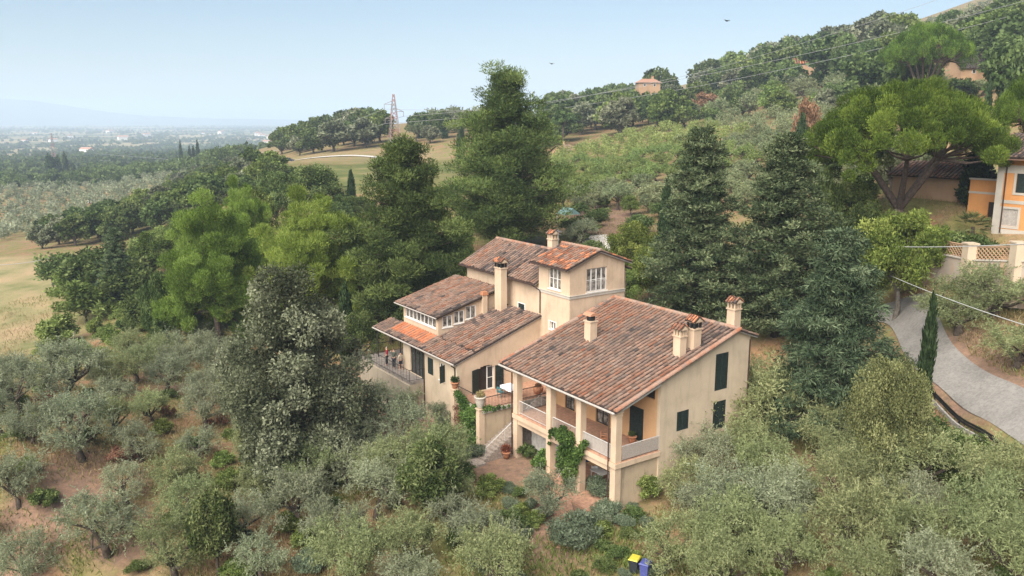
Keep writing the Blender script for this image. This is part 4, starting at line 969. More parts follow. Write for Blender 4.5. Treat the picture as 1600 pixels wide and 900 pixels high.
put('umbrella_pine', 'stone_pine', 1622, 250, 98, 114, 120, 'umbrella pine cut by the right picture edge', 'pine', None, 1, 2.0)
put('walnut_tree', 'walnut', 1406, 420, 76.5, 302, 128, 'yellow green walnut tree over the old garden wall', 'tree', None, 0)
put('walnut_tree', 'walnut', 985, 440, 92, 342, 90, 'yellow green tree behind the square tower', 'tree', None, 1)
put('walnut_tree', 'walnut', 1015, 450, 86, 372, 80, 'lower yellow green tree behind the tower, against the conifer', 'tree', None, 0)
put('young_tree', 'light_tree', 1330, 330, 90, 272, 100, 'fresh green tree between the dark conifer and umbrella pine', 'tree')
put('young_tree', 'light_tree', 986, 310, 128, 300, 34, 'bright young tree on the orange dry ground', 'tree')
put('olive_tree', 'olive', 904, 360, 108, 342, 50, 'dark round olive beside the driveway behind the tower', 'olive tree')
put('oak_tree', 'oak_near', 1392, 640, 52, 541, 125, 'brownish green young oak below the lane, left of its bend', 'oak', None, 0)
put('laurel_tree', 'laurel', 668, 790, 50, 672, 92, 'dense dark green laurel tree among the front olives', 'laurel')
put('laurel_tree', 'laurel', 336, 830, 49, 748, 78, 'small dark laurel tree in the lower left grove', 'laurel')
put('conical_tree', 'dark_conifer', 182, 430, 128, 356, 66, 'dark cone shaped tree at the top of the tan field', 'tree', None, 2)
put('bush', 'shrub', 905, 345, 112, 338, 60, 'rounded bush behind the roof of the tower', 'bush')
# ---- groves and woods: every tree its own object
def inpoly(x, y, P):
    ins = np.zeros(np.shape(x), bool)
    for a, b in zip(P, np.roll(P, -1, 0)): ins ^= ((a[1] > y) != (b[1] > y)) & (x < (b[0]-a[0]) * (y-a[1]) / (b[1]-a[1] + 1e-12) + a[0])
    return ins
def hloc(x, y): q = np.array([x, y, 0]) - ORG; return q @ EA, q @ EB
def blocked(x, y, mar=0.0):
    a, b = hloc(x, y)
    if -1.2 - mar < a < 33 + mar and -4.2 - mar * .6 < b < 15 + mar: return True
    if np.min(np.hypot(rq[:, 0] - x, rq[:, 1] - y)) < 3.0 + mar: return True
    return False
CLEAR = [(*ground(px, py)[:2], r) for px, py, r in [(300,608,2.3),(250,590,2),(625,650,3.0),(600,680,2),(1290,745,2.8),(1325,770,2.2),(880,790,1.8),(885,840,1.8),(870,880,2.4),(780,740,2.2),(760,860,1.6),(1000,872,2.0),(700,880,1.5),(100,700,1.5),(170,760,1.5),(235,690,1.6),(668,790,1.4),(336,830,1.3),(520,690,2.5),(450,700,3)]]
def scatter(pix, dmin, seed, n=4000, avoid=True, world=None, taken=None, mar=.6, cap=9999, maxr=1e9):
    g = np.random.default_rng(seed); P = np.array([ground(*p)[:2] for p in pix]) if world is None else np.array(world)
    lo, hi = P.min(0), P.max(0); pts = [] if taken is None else taken; out = []
    C = lo + (hi - lo) * g.random((n, 2)); C = C[inpoly(C[:, 0], C[:, 1], P)]
    for c in C:
        if len(out) >= cap: break
        if np.hypot(*c) > maxr: continue
        if pts and np.min(np.hypot(*(np.array(pts) - c).T)) < dmin * g.uniform(.85, 1.1): continue
        if avoid and (blocked(c[0], c[1], mar) or any(np.hypot(c[0]-q[0], c[1]-q[1]) < q[2] for q in CLEAR)): continue
        pts.append(tuple(c)); out.append(np.array([c[0], c[1], Z(*c)]))
    return out
TAKEN = []
OL = 'olive_tree'; GR = 'olive trees of the grove around the villa'
hand = [(40,870,46,150,'old olive with leaning dark trunk in the bottom left corner'),(100,628,0,95,'olive with thick split trunk among dry orange grass at far left'),(32,650,0,90,'olive with short black trunk at the left picture edge'),
        (128,720,0,95,'thin double trunked olive on the orange grass of the left grove'),(170,870,0,105,'open olive with branching dark limbs in the lower left grove'),
        (613,662,0,88,'olive with bare slanting trunk on the red soil beside the porch walk'),(687,674,0,66,'silvery olive in front of the creeper covered terrace wall'),
        (845,818,0,95,'leaning olive with round crown beside the garden path'),(1498,525,0,100,'olive with short trunk on the bank above the lane'),(1555,497,0,100,'yellowish olive higher on the bank under the old wall'),
        (1588,580,0,90,'olive cut by the right picture edge beside the lane'),(1318,752,0,85,'olive with dark bare trunk beside the earth clearing at right'),(1436,770,0,110,'olive with short black trunk in the lower right grove'),(1078,705,0,150,'tall pale olive leaning against the gable wall'),(1190,700,0,140,'olive with fine grey foliage at the far gable corner'),(700,850,0,80,'small olive just right of the laurel tree')]
for px, py, dd, wpx, lab in hand:
    p = stand(px, py, dd) if dd else ground(px, py); d_ = np.hypot(p[0], p[1]) * 1.08; w = wpx * d_ / F
    tree(OL, 'olive_green' if px > 1000 else 'olive', p, w * (.66 if px > 1480 else .75 if px in (613, 687) else .93), w, lab, 'olive tree', GR); TAKEN.append((p[0], p[1]))
ZN = [([(-60,600),(110,600),(250,560),(330,600),(400,700),(395,745),(200,740),(-60,720)], 4.0, 'grey green olive tree in the left grove between the tan field and the holm oak'),
      ([(-60,725),(200,745),(400,750),(420,930),(-60,930)], 4.0, 'olive tree in the bottom left grove with dry orange grass between'),
      ([(400,720),(560,715),(690,735),(760,770),(800,940),(420,940)], 3.5, 'dusty green olive in the dense front grove below the holm oak'),
      ([(1010,800),(1000,765),(1100,690),(1230,680),(1300,720),(1240,780),(1250,940),(1040,940)], 3.1, 'pale olive in the thick grove below the gable wall'),
      ([(1250,800),(1340,735),(1420,735),(1500,760),(1640,815),(1640,940),(1240,940)], 3.3, 'light green olive in the lower right grove beyond the earth clearing'),
      ([(200,560),(330,545),(350,600),(250,570)], 4.0, 'grey olive at the foot of the yellow green pine')]
for i, (poly, dm, lab) in enumerate(ZN):
    for p in scatter(poly, dm, 300 + i, 2600, taken=TAKEN, mar=.3):
        s = RT.uniform(.68, 1.0) if i < 2 else RT.uniform(.82, 1.18); tree(OL, 'olive_green' if RT.random() < (.4, .5, .45, .75, .75, .2)[i] else 'olive', p, 3.9 * s * RT.uniform(.9, 1.1), 4.2 * s, lab, 'olive tree', GR)
# bushes of the garden and the field edge
BS = [('bush','shrub',150,470,100,'dark green bush at the edge of the tan field, above the hedge',.0),('bush','shrub',195,460,90,'broad dark bush beside the cone shaped tree',0),('bush','light_shrub',118,480,70,'pale yellowish bush at the lower corner of the tan field',0),
      ('bush','light_shrub',95,540,60,'light green bush between the tan field and the olives',0),('fruit_tree','light_tree',240,440,75,'low fruit tree between the cone shaped tree and the pine',0),('bush','shrub',105,455,75,'dry grey bush on the tan field',0),
      ('herb_bush','herb_bush',893,852,100,'low dense grey green rosemary bush beside the bowl',0),('bush','vine_shrub',846,738,34,'leafy dark shrub at the foot of the second column',0),('bush','shrub',824,715,34,'dark bush before the closed bay under the balcony',0),
      ('bush','rust_shrub',424,738,26,'withered orange shrub below the holm oak',0),('bush','herb_bush',935,775,60,'silvery bush in front of the corner column',0),('bush','herb_bush',950,810,60,'grey bush behind the waste bins, by the path',0),
      ('bush','light_shrub',990,885,34,'grassy green tuft in front of the yellow lidded bin',0),('bush','shrub',1450,712,80,'dark green thicket just below the guard rail',0),('bush','shrub',1520,745,80,'dark bush below the lower end of the guard rail',0),('bush','shrub',1590,765,80,'dark bush at the right edge under the lane',0),
      ('bush','light_shrub',1010,780,60,'yellow green shrub beside the balcony corner',0),('bush','shrub',965,880,40,'brownish bush left of the waste bins',0),('bush','shrub',1230,640,90,'dark thicket between gable wall and blue conifer',0),('bush','shrub',1330,660,90,'dark undergrowth bush below the grey conifer',0),
      ('bush','shrub',210,480,85,'dark bush on the slope between hedge row and cone tree',0),('bush','light_shrub',135,505,80,'loose light bush just left of the dark bushes by the field',0),('bush','shrub',225,515,70,'bush at the lower end of the hedge row',0),('fruit_tree','light_tree',262,430,70,'low leafy fruit tree touching the yellow green pine',0),('bush','shrub',690,690,40,'dark bush at the base of the creeper wall',0),('bush','herb_bush',740,715,46,'silver leaved bush below the terrace corner',0),('hedge_bush','shrub',1480,385,60,'clipped hedge bush on top of the old wall',0),('hedge_bush','shrub',1525,378,60,'round hedge bush before the orange house',0),('hedge_bush','shrub',1582,372,22,'small clipped bush below the grey window of the orange house',0)]
for nm, kd, px, py, wpx, lab, _ in BS:
    p = ground(px, py); 
    if py < 390 and px > 1450: p = stand(px, py, 84)
    k = KINDS[kd][0]; w = wpx * np.hypot(p[0], p[1]) * 1.06 / F; tree(nm, kd, p, w * k.h / k.w * (.85 if kd != 'herb_bush' else 1), w, lab, 'bush', None)
for i in range(14):     # clipped hedge row running down from the pine
    px, py = 268 - i * 5.2, 462 + i * 5.2 - (6 if i % 3 else 0); p = ground(px, py); tree('hedge_bush', 'shrub', p, 2.3 * RT.uniform(.85, 1.1), 2.8, 'green bush of the hedge row running down from the yellow green pine', 'bush', 'bushes of the hedge row in the field')
for p in scatter([(140,520),(60,560),(100,600),(240,575),(260,530),(200,500)], 3.0, 333, 300, taken=TAKEN, cap=16):
    tree('bush', 'light_shrub', p, RT.uniform(1.6, 2.6), RT.uniform(2.2, 3.4), 'yellowish green bush along the lower edge of the tan field', 'bush', 'bushes along the tan field')
for p in scatter([(1240,700),(1400,650),(1640,730),(1640,790),(1400,730)], 2.6, 334, 500, taken=TAKEN, cap=16, mar=1.3):
    tree('bush', 'shrub', p, RT.uniform(1.0, 1.6), RT.uniform(2.2, 3.2), 'dark bush in the thicket below the lane', 'bush', 'bushes of the thicket below the lane')
for p in scatter([(905,300),(960,300),(1040,330),(1030,420),(960,450),(900,400)], 5.5, 335, 400, taken=TAKEN, cap=11):
    tree('bush', RT.choice(['light_shrub', 'shrub']), p, RT.uniform(1.6, 3.0), RT.uniform(2.4, 4.2), 'bush on the dry slope behind the villa', 'bush', 'bushes on the dry slope behind the villa')
for px, py, tp, wp, lab in [(1290,330,250,60,'leafy tree between conifer and umbrella pine, behind the walnut'),(1345,360,300,70,'leafy tree under the left branches of the umbrella pine'),(1360,470,420,50,'bushy tree behind the grey conifer by the lane'),(1300,430,330,90,'dark bushy tree filling the gap left of the walnut'),(970,470,400,70,'light green tree filling the gap behind the tower'),(1160,470,380,80,'dark tree in the gap between both tall conifers')]:
    put('broadleaf_tree', 'oak' if px != 970 else 'light_tree', px, py, 84, tp, wp, lab)
# lower branches / undergrowth between the pines
for px, py, tp, wp, kd in [(585,520,420,100,'oak'),(625,520,430,90,'oak'),(560,470,400,90,'oak'),(600,500,440,70,'oak'),(690,430,350,80,'light_tree'),(720,400,340,60,'light_tree'),(420,500,430,80,'oak'),(250,480,410,60,'oak'),(560,420,330,80,'oak')]:
    put('understorey_tree', kd, px, py, 96, tp, wp, 'leafy small tree growing in the gaps between the pines', 'tree', 'small trees between the pines')
for a, b, h, wd_, kd in [(34,5,7.5,5.5,'oak'),(37,-1,6.5,5,'oak'),(35,10,8.5,6,'oak'),(33.5,15,8,6,'oak'),(40,4,8,6,'oak')]:
    q = hw(a, b); tree('understorey_tree', kd, np.array([q[0], q[1], Z(q[0], q[1])]), h, wd_, 'dark leafy tree just behind the open porch of the left wing', 'tree', 'dark trees behind the porch')
for px, py, dd, tp, wp in [(395,330,130,286,85),(430,310,150,262,70),(560,330,140,300,70),(690,330,125,288,75),(520,330,135,300,70),(300,350,140,318,80),(255,380,150,352,70)]:
    put('slope_tree', 'oak' if px % 2 == 0 else 'light_tree', px, py, dd, tp, wp, 'bushy tree on the slope showing above the two left pines', 'tree', 'bushy trees on the slope behind the pines')
# olive field on the hillside
hill_poly = [(868,262),(900,243),(1000,214),(1100,205),(1260,176),(1300,190),(1300,280),(1240,330),(1040,345),(1000,330),(900,335),(872,330)]
HT = []; hp = scatter(hill_poly, 4.6, 401, 9000, taken=HT, avoid=False); hp.sort(key=lambda p: np.hypot(p[0], p[1]))
for p in hp[:140]:
    s = RT.uniform(.85, 1.2); tree(OL, 'field_olive' if p[0] < 45 and np.hypot(p[0], p[1]) > 150 else 'olive_mid', p, 3.6 * s, 4.4 * s, 'soft green olive in the nearer rows of the hillside field behind the villa', 'olive tree', 'olive trees of the hillside field')
def mass(name, pts, gen, mat, label=None, cat=None):
    g = np.random.default_rng(len(pts)); VV = []; FF = []
    for p in pts: V, fc = gen(g, p); VV.append(V); FF.append(fc)
    me = quad_mesh(name, np.concatenate(VV), mat, np.concatenate(FF)); o = link(name, me); return tag(o, label, cat, None, 'stuff')
def tuft_tree(n, R, hh, ln, wd, th=.6):
    def f(g, p):
        s = g.uniform(.75, 1.25); cl = []
        for i in range(7): cl.append((g.normal() * R * .38, g.normal() * R * .38, th + hh * g.uniform(.25, .75), R * g.uniform(.38, .6)))
        V, fc = crown(g, cl, n, ln, wd, .2, .8, .8, .4, cvar=.12); fc[:, 0] = np.clip(fc[:, 0] + g.normal() * .14, 0, 1); return V * s + p, fc
    return f
fa = [p for p in hp[140:] if p[0] < 55]; fb = [p for p in hp[140:] if p[0] >= 55]
mass('olive_grove', fa, tuft_tree(300, 2.1, 3.0, .55, .22), M['field_leaf'], 'bright grassy green part of the hillside olive field', 'olive grove'); mass('olive_grove', fb, tuft_tree(300, 2.1, 3.2, .55, .22), M['olive_leaf_far'], 'greyish upper rows of the hillside olive field', 'olive grove')
def sector(*q): return [pd(px, 300, d)[:2] for px, d in q]
lp = scatter(None, 6.0, 402, 9000, avoid=False, world=sector((-90,250),(40,262),(230,330),(300,420),(240,520),(-90,520))); mass('olive_grove', lp, tuft_tree(110, 2.4, 3.4, .9, .5), M['olive_leaf'], 'greyish olive grove on the flat land at far left', 'olive grove')
# woods
HILL = [(1012, 335., 26), (1262, 330., 28), (1520, 248., 42)]
def hides(p):
    d = np.hypot(p[0], p[1]); v = np.array(p) - CAM; px = 800 + F * v[0] / (v @ FW)
    return any(abs(px - h[0]) < h[2] and h[1] - (110 if h[0] > 1500 else 22) < d < h[1] + 9 for h in HILL)
def wood(poly, dmin, seed, lab, grp, hs=(6.5, 10), cap=120, kinds=('oak_far',), n=4000, nm='broadleaf_tree', rust=0.0, minr=0):
    for p in scatter(poly, dmin, seed, n, avoid=False, cap=cap):
        if np.hypot(p[0], p[1]) < minr or hides(p): continue
        h = RT.uniform(*hs); kd = RT.choice(kinds); ol = kd == 'olive_mid'; tree('olive_tree' if ol else nm, kd, p, h, h * RT.uniform(.9, 1.2), lab.replace('bushy tree', 'pale olive').replace('tree', 'pale olive', 1) if ol and 'olive' not in lab else lab, 'olive tree' if ol else 'tree', (grp.replace('trees', 'olives', 1) if ol else grp))
def belt(q, dmin, seed, lab, grp, hs, cap, kinds=('oak_far',)):
    for p in scatter(None, dmin, seed, 6000, avoid=False, world=sector(*q), cap=cap): h = RT.uniform(*hs); tree('broadleaf_tree', RT.choice(kinds), p, h, h * RT.uniform(.95, 1.3), lab, 'tree', grp)
belt([(45,208),(430,196),(430,250),(150,262),(45,240)], 7.5, 410, 'dark green broadleaf tree in the belt beyond the tan field', 'trees beyond the tan field', (5.5, 8.5), 60)
belt([(190,272),(385,258),(370,400),(280,430)], 9, 422, 'broadleaf tree of the valley wood behind the left pines', 'trees of the valley wood', (4, 6.5), 48)
fp = scatter(None, 9, 411, 6000, avoid=False, world=sector((-90,530),(200,520),(230,560),(-90,590))) + scatter(None, 11, 412, 8000, avoid=False, world=sector((120,560),(360,450),(380,620),(150,680)))
mass('woodland', fp, tuft_tree(420, 4.6, 6.5, 1.1, .7, .2), M['oak_leaf'], 'dark tree belts on the valley floor before the pale fields', 'woodland')
wood([(430,240),(490,215),(600,210),(640,228),(580,240),(470,247)], 10, 413, 'dark tree of the small wood left of the lattice pylon', 'trees of the wood left of the pylon', (8, 14), 30)
wood([(640,226),(640,212),(700,200),(770,195),(870,215),(870,235),(760,225)], 11, 414, 'tree in the row between the pylon and the tallest pine', 'trees between pylon and tallest pine', (7, 11), 34, ('oak_far', 'oak_far', 'olive_mid'))
wood([(830,215),(850,190),(950,168),(1040,172),(1085,185),(1080,205),(980,216),(890,232)], 9, 415, 'tree in the wood below the small hilltop house', 'trees of the wood below the hilltop house', (11, 15), 50)
wood([(1060,205),(1090,180),(1110,168),(1240,150),(1290,160),(1290,178),(1180,190)], 8, 416, 'tree in the upper belt over the hillside field', 'trees above the hillside olive field', (5, 9), 45, ('oak_far', 'oak_far', 'olive_mid'))
wood([(1085,170),(1100,150),(1240,105),(1390,80),(1420,120),(1300,150),(1180,160)], 9.5, 417, 'tree in the dark wood crowning the hill', 'trees of the dark wood on the hill', (13, 20), 70)
wood([(1480,70),(1620,50),(1620,130),(1560,140),(1490,95)], 9, 418, 'tree in the wood at the top right hillside', 'trees at the top right hillside', (10, 15), 36)
wood([(1290,190),(1300,150),(1420,120),(1500,130),(1560,150),(1500,170),(1380,185)], 8, 419, 'bushy tree on the slope behind the umbrella pine', 'trees behind the umbrella pine', (4.5, 8), 36, ('oak_far', 'olive_mid', 'olive_mid'))
wood([(1250,250),(1300,200),(1380,200),(1440,260),(1400,300),(1300,310)], 6, 420, 'bushy tree on the slope beside the umbrella pine trunk', 'trees beside the umbrella pine trunk', (3.5, 6), 30, ('oak_far', 'olive_mid', 'olive_mid'))
wood([(1440,270),(1540,250),(1600,260),(1560,300),(1450,310)], 6, 421, 'olive behind the shed under the umbrella pine', 'olives behind the shed', (3.2, 4.5), 24, ('olive_mid',), nm='olive_tree')
for px, py, dd, tp, wp, kd, lab in [(990,170,322,138,40,'oak_far','leafy tree left in front of the small hilltop house'),(1014,170,318,139,34,'oak_far','leafy tree right below the small hilltop house'),(1038,170,322,135,36,'oak_far','leafy tree right of the small hilltop house'),(1246,140,312,110,34,'oak_far','tree left in front of the orange roofed house'),(1278,140,312,109,34,'oak_far','tree in front of the orange roofed house'),(1500,150,215,118,46,'oak_far','tree left in front of the dark roofed house'),(1536,150,215,121,46,'olive_mid','pale bushy tree in front of the dark roofed house'),(1103,170,300,138,46,'rust_far','rust brown withered tree in the hillside wood'),(1262,190,165,140,42,'rust_far','pale brown dry tree behind the slope cypress'),(880,225,270,170,40,'pine_far','dark fir shaped tree beside the pink roofed house'),(1365,120,230,72,90,'oak_far','rounded tree left of the hill umbrella pine'),(1430,120,215,62,70,'oak_far','dense tree in front of the hill umbrella pine'),
                                    (1580,135,180,62,70,'oak_far','grey leaved tree at the right edge below the dark roof'),(1306,120,300,55,26,'oak_far','tall slim poplar like tree right of the orange roof'),(1030,140,370,100,60,'oak_far','tree rising behind the small hilltop house'),(1545,150,170,118,12,'cypress_far','small cypress below the dark roofed house')]:
    put('broadleaf_tree' if kd != 'cypress_far' else 'cypress_tree', kd, px, py, dd, tp, wp, lab, 'tree' if kd != 'cypress_far' else 'cypress', None, 0 if kd == 'oak_far' else None)
for i, (px, tp, bt, dd) in enumerate([(692,178,215,330),(697,186,215,330),(654,190,218,340),(659,192,218,340),(719,190,240,260),(723,186,238,262),(716,205,245,255),(578,192,222,370),(583,190,222,370),(612,190,220,360),(668,188,215,335)]):
    put('cypress_tree', 'cypress_far', px, bt, dd, tp, 6 if dd > 300 else 7, 'slim dark cypress of the scattered row between pylon and tallest pine', 'cypress', 'cypresses beside the pylon')
for i, (px, tp, bt) in enumerate([(283,218,248),(297,226,250),(303,225,250),(310,216,250),(350,228,252),(360,228,252)]): put('cypress_tree', 'cypress_far', px, bt, 620, tp, 6, 'tiny far cypress standing on the valley floor', 'cypress', 'cypresses on the valley floor')
for px, tp, bt, w_p in [(80,238,278,14),(92,242,278,12),(104,236,272,8)]: put('cypress_tree', 'cypress_far', px, bt, 640, tp, w_p, 'dark columnar tree before the pale fields at far left', 'cypress', 'columnar trees before the pale fields')
# vegetation of the plain and the scrubby hilltop, as masses
g = np.random.default_rng(77); pts = []
for i in range(420):
    r = exp(g.uniform(log(520), log(7500))); az = radians(g.uniform(-36, 8)); x, y = r * sin(az), r * cos(az); th = g.choice([.3, 1.87]) + g.normal() * .15; ln = g.uniform(40, 260) * (1 + r / 3500); k = int(ln / (5 + r * .0022))
    for j in range(k):
        q = (j / k - .5) * ln; px, py = x + cos(th) * q + g.normal() * 3, y + sin(th) * q + g.normal() * 3; pts.append((px, py))
for i in range(1500):
    r = exp(g.uniform(log(600), log(8500))); az = radians(g.uniform(-36, 8)); pts.append((r * sin(az), r * cos(az)))
pts = np.array(pts); zz = zt(pts[:, 0], pts[:, 1]); pts = np.concatenate([pts, zz[:, None]], 1); rr = np.hypot(pts[:, 0], pts[:, 1]); pts = pts[(rr > 480) & (zz < 2)]
def plain_tree(g, p):
    s = g.uniform(.6, 1.4) * (1 + np.hypot(p[0], p[1]) / 9000); n = 34; d = unit(g.normal(size=(n, 3))); d[:, 2] = np.abs(d[:, 2]); P = d * [3.4, 3.4, 4.6] * (.5 + .5 * g.random((n, 1))) * s + p
    b0 = g.uniform(.15, .6); return blades(P, unit(d * .5 + g.normal(size=(n, 3))), g.uniform(1.8, 3.6, n) * s, g.uniform(1.4, 2.6, n) * s, g, np.stack([np.clip(b0 + g.normal(size=n) * .1, 0, 1)] * 3, -1))
mass('woodland', pts, plain_tree, M['oak_leaf'], 'hedgerows and scattered trees fading into the blue plain', 'woodland')
sp_ = scatter(None, 7, 430, 9000, avoid=False, world=sector((1230,480),(1500,330),(1750,330),(1750,900),(1230,900)), cap=2600); 
if sp_: mass('scrub', sp_, tuft_tree(60, 3.0, 3.0, 1.3, .8, .0), M['brown_leaf'], 'low dry scrub on the hilltop at the upper right', 'scrub')
# low scrub between the olives and in the front garden
for i, (poly, dm, cap, kds, lab, grp) in enumerate([([(790,760),(1000,770),(1030,900),(800,920)], 1.2, 30, ['herb_bush', 'shrub', 'light_shrub', 'herb_bush'], 'low herb or shrub of the front garden around the path', 'low shrubs of the front garden'),
        ([(380,720),(700,720),(800,800),(800,920),(380,920)], 2.6, 34, ['shrub', 'shrub', 'light_shrub', 'herb_bush'], 'low wild bush between the front olives below the holm oak', 'wild bushes between the front olives'),
        ([(0,620),(360,620),(380,920),(0,920)], 3.4, 30, ['light_shrub', 'shrub', 'light_shrub', 'rust_shrub'], 'low wild bush between the olives of the left grove', 'wild bushes of the left grove'),
        ([(1050,760),(1600,780),(1600,920),(1050,920)], 2.8, 26, ['shrub', 'light_shrub'], 'low wild bush between the olives of the lower right grove', 'wild bushes of the lower right grove')]):
    for p in scatter(poly, dm, 500 + i, 900, taken=[], cap=cap, mar=-1.0 if i == 0 else .3):
        sz_ = RT.uniform(.5, 1.1) if i == 0 else RT.uniform(.8, 1.7); tree('bush', RT.choice(kds), p, sz_, sz_ * RT.uniform(1.2, 1.8), lab, 'bush', grp)
# grass
g = np.random.default_rng(78); n = 420000; r = np.exp(g.uniform(log(34), log(150), n)); az = np.radians(g.uniform(-37, 37, n)); X, Y = r * np.sin(az), r * np.cos(az)
hx, hy = (X - ORG[0]) * EA[0] + (Y - ORG[1]) * EA[1], (X - ORG[0]) * EB[0] + (Y - ORG[1]) * EB[1]
dn = np.sin(X * .55 + 2 * np.sin(Y * .31)) * np.sin(Y * .47 + 1.7 * np.sin(X * .23)) + g.normal(size=n) * .35
ok = ~((hx > -1.5) & (hx < 33) & (hy > -4) & (hy < 15)) & (dn > -.05)
for i in range(0, len(rq), 2): ok &= np.hypot(X - rq[i, 0], Y - rq[i, 1]) > 3.4
X, Y = X[ok], Y[ok]; n = len(X); P = np.stack([X, Y, zt(X, Y)], -1); ln = g.uniform(.22, .60, n)
D = unit(g.normal(size=(n, 3)) * [.5, .5, .15] + [0, 0, 1]); V, fc = blades(P + D * ln[:, None] * .4, D, ln, g.uniform(.025, .075, n), g, np.stack([np.clip(g.normal(.5, .22, n), 0, 1)] * 3, -1))
m_ = 26000; r2 = g.uniform(44, 80, m_); a2 = np.radians(g.uniform(26, 37, m_)); X2, Y2 = r2 * np.sin(a2), r2 * np.cos(a2); k2 = np.ones(m_, bool)
for i in range(0, len(rq), 2): k2 &= np.hypot(X2 - rq[i, 0], Y2 - rq[i, 1]) > 2.0
X2, Y2 = X2[k2], Y2[k2]; m_ = len(X2); l2 = g.uniform(.25, .6, m_); D2 = unit(g.normal(size=(m_, 3)) * [.6, .6, .15] + [0, 0, 1]); V2, f2 = blades(np.stack([X2, Y2, zt(X2, Y2)], -1) + D2 * l2[:, None] * .4, D2, l2, g.uniform(.03, .08, m_), g, np.stack([np.clip(g.normal(.5, .22, m_), 0, 1)] * 3, -1)); V = np.concatenate([V, V2]); fc = np.concatenate([fc, f2]); X = np.concatenate([X, X2]); Y = np.concatenate([Y, Y2]); n = len(X)
gr = np.sin(X * .21 + 1.1) * np.sin(Y * .18) + g.normal(size=n) * .3; k = gr > .15
tag(link('dry_grass', quad_mesh('dry_grass', V[~k], M['dry_grass'], fc[~k])), 'dry tan grass between the olive trees', 'grass', None, 'stuff')
tag(link('green_grass', quad_mesh('green_grass', V[k], M['oak_leaf_light'], fc[k])), 'green grass tufts between the olive trees', 'grass', None, 'stuff')
# ------------------------------------------------------------------ creepers on the villa
def creeper(name, pts, n, ln, wd, mat, label, stem=None):
    """pts: villa frame clumps (a, b, z, r); stem: path in the villa frame"""
    g = np.random.default_rng(len(pts) + n); C = [(*hw(a, b, z), r) for a, b, z, r in pts]; V, fc = crown(g, C, n, ln, wd, -.35, .8, .8, .3, cvar=.18, lvar=.18)
    o0 = np.array(C[0][:3]); e = empty(name, o0, label, 'creeper'); me = quad_mesh('foliage', V - o0, M[mat], fc); link('foliage', me, e)
    if stem:
        mb = MB(); 
        for st in stem: mb.tube([np.array(hw(*q)) - o0 for q in st], .035, 6)
        mb.build('stem', M['bark'], e)
    return e
creeper('grape_vine', [(4.6,-.35,.6,.7),(4.3,-.4,1.4,.7),(4.6,-.3,2.0,.55),(5.2,-.3,1.9,.5),(5.8,-.25,1.9,.38),(6.3,-.2,1.8,.3),(4.0,-.4,0,.6),(4.2,-.4,-.6,.5),(3.6,-.4,.9,.5),(3.2,-.35,1.4,.4),(2.9,-.3,1.9,.32),(2.7,-.25,2.2,.25),(4.8,-.4,-.2,.5),(5.0,-.3,2.5,.3),(6.7,-.15,1.3,.16),(6.75,-.15,.8,.14),(4.4,-.45,-1.1,.28)],
        8000, .15, .12, 'vine_leaf', 'bright green grape vine climbing the front balcony columns', [[(4.4,-.5,-1.8),(4.35,-.4,-.6),(4.5,-.3,1.2),(5.6,-.2,1.8)]])
creeper('ivy_creeper', [(14.2,-1.9,1.2,.6),(14.6,-1.95,.5,.7),(14.3,-1.9,-.2,.6),(14.0,-1.9,-.9,.5),(15.2,-1.95,1.5,.5),(15.8,-1.9,1.8,.45),(16.4,-1.85,2.1,.35),(14.9,-1.9,-.5,.5),(13.8,-1.85,1.7,.4),(13.1,-1.5,1.75,.3),(13.0,-1.1,1.8,.26),(12.98,-.7,1.62,.2),(12.97,-.3,1.7,.2),(12.97,.15,1.6,.14),(12.97,.6,1.62,.12),(15.0,-1.95,.9,.6),(14.6,-1.9,-1.3,.45)],
        7000, .14, .10, 'vine_leaf', 'green creeper hanging over the terrace railing and pillar', [[(14.4,-2,-1.8),(14.5,-1.95,0),(14.6,-1.9,1.5)]])
creeper('dry_creeper', [(15.8,-1.85,.6,.5),(16.4,-1.85,.1,.5),(16.0,-1.85,-.6,.45),(16.7,-1.85,-.9,.4),(15.6,-1.85,-1.2,.4),(16.8,-1.85,.9,.3)], 1100, .15, .07, 'rust_leaf', 'withered brown creeper beside the green one on the terrace wall', [[(16,-1.95,-1.8),(16.2,-1.85,.4)]])
# pots and plants
def potted(name, a, b, z, prof, mat, label, plant=None, pr=.3, pm='vine_leaf', n=500, cat='plant pot'):
    e = empty(name, hw(a, b, z), label, cat); mb = MB(); mb.lathe((0, 0, 0), prof, 16); mb.build('pot', M[mat], e, True)
    if plant:
        g = np.random.default_rng(n + int(a * 10)); top = prof[-1][1]; V, fc = crown(g, [(0, 0, top + pr * .6, pr), (.12, .1, top + pr * .4, pr * .8), (-.1, .08, top + pr * .5, pr * .8)], n, .15, .06, .5, .8, .7, .3); link('plant', quad_mesh('plant', V, M[pm], fc), e)
    return e
URN = [(.20,0),(.24,.08),(.40,.55),(.44,.80),(.48,.84),(.48,.92),(.40,.92),(.38,.85)]
POT = [(.18,0),(.24,.25),(.30,.42),(.34,.43),(.34,.5),(.28,.5)]
potted('stone_urn', 13.32, -1.74, 1.83, URN, 'stone_pot', 'large pale stone urn with yellowish plant on the terrace corner', True, .36, 'dry_grass')
potted('plant_pot', 17.05, -1.74, 2.36, POT, 'terracotta', 'round cactus like plant in a bowl on the taller terrace pillar', True, .34, 'laurel_leaf')
potted('plant_pot', 14.0, 4.2, FLOOR, [(.3,0),(.42,.3),(.42,.55),(.36,.55)], 'terracotta', 'red brown pot at the back of the terrace', True, .2, 'rust_leaf')
potted('plant_pot', 11.3, -.75, -1.75, POT, 'terracotta', 'pot with reddish flowers at the foot of the left column', True, .42, 'flower_red')
potted('plant_pot', 13.35, -2.5, -1.75, POT, 'terracotta', 'pot with leafy plant beside the bottom step', True, .36, 'laurel_leaf')
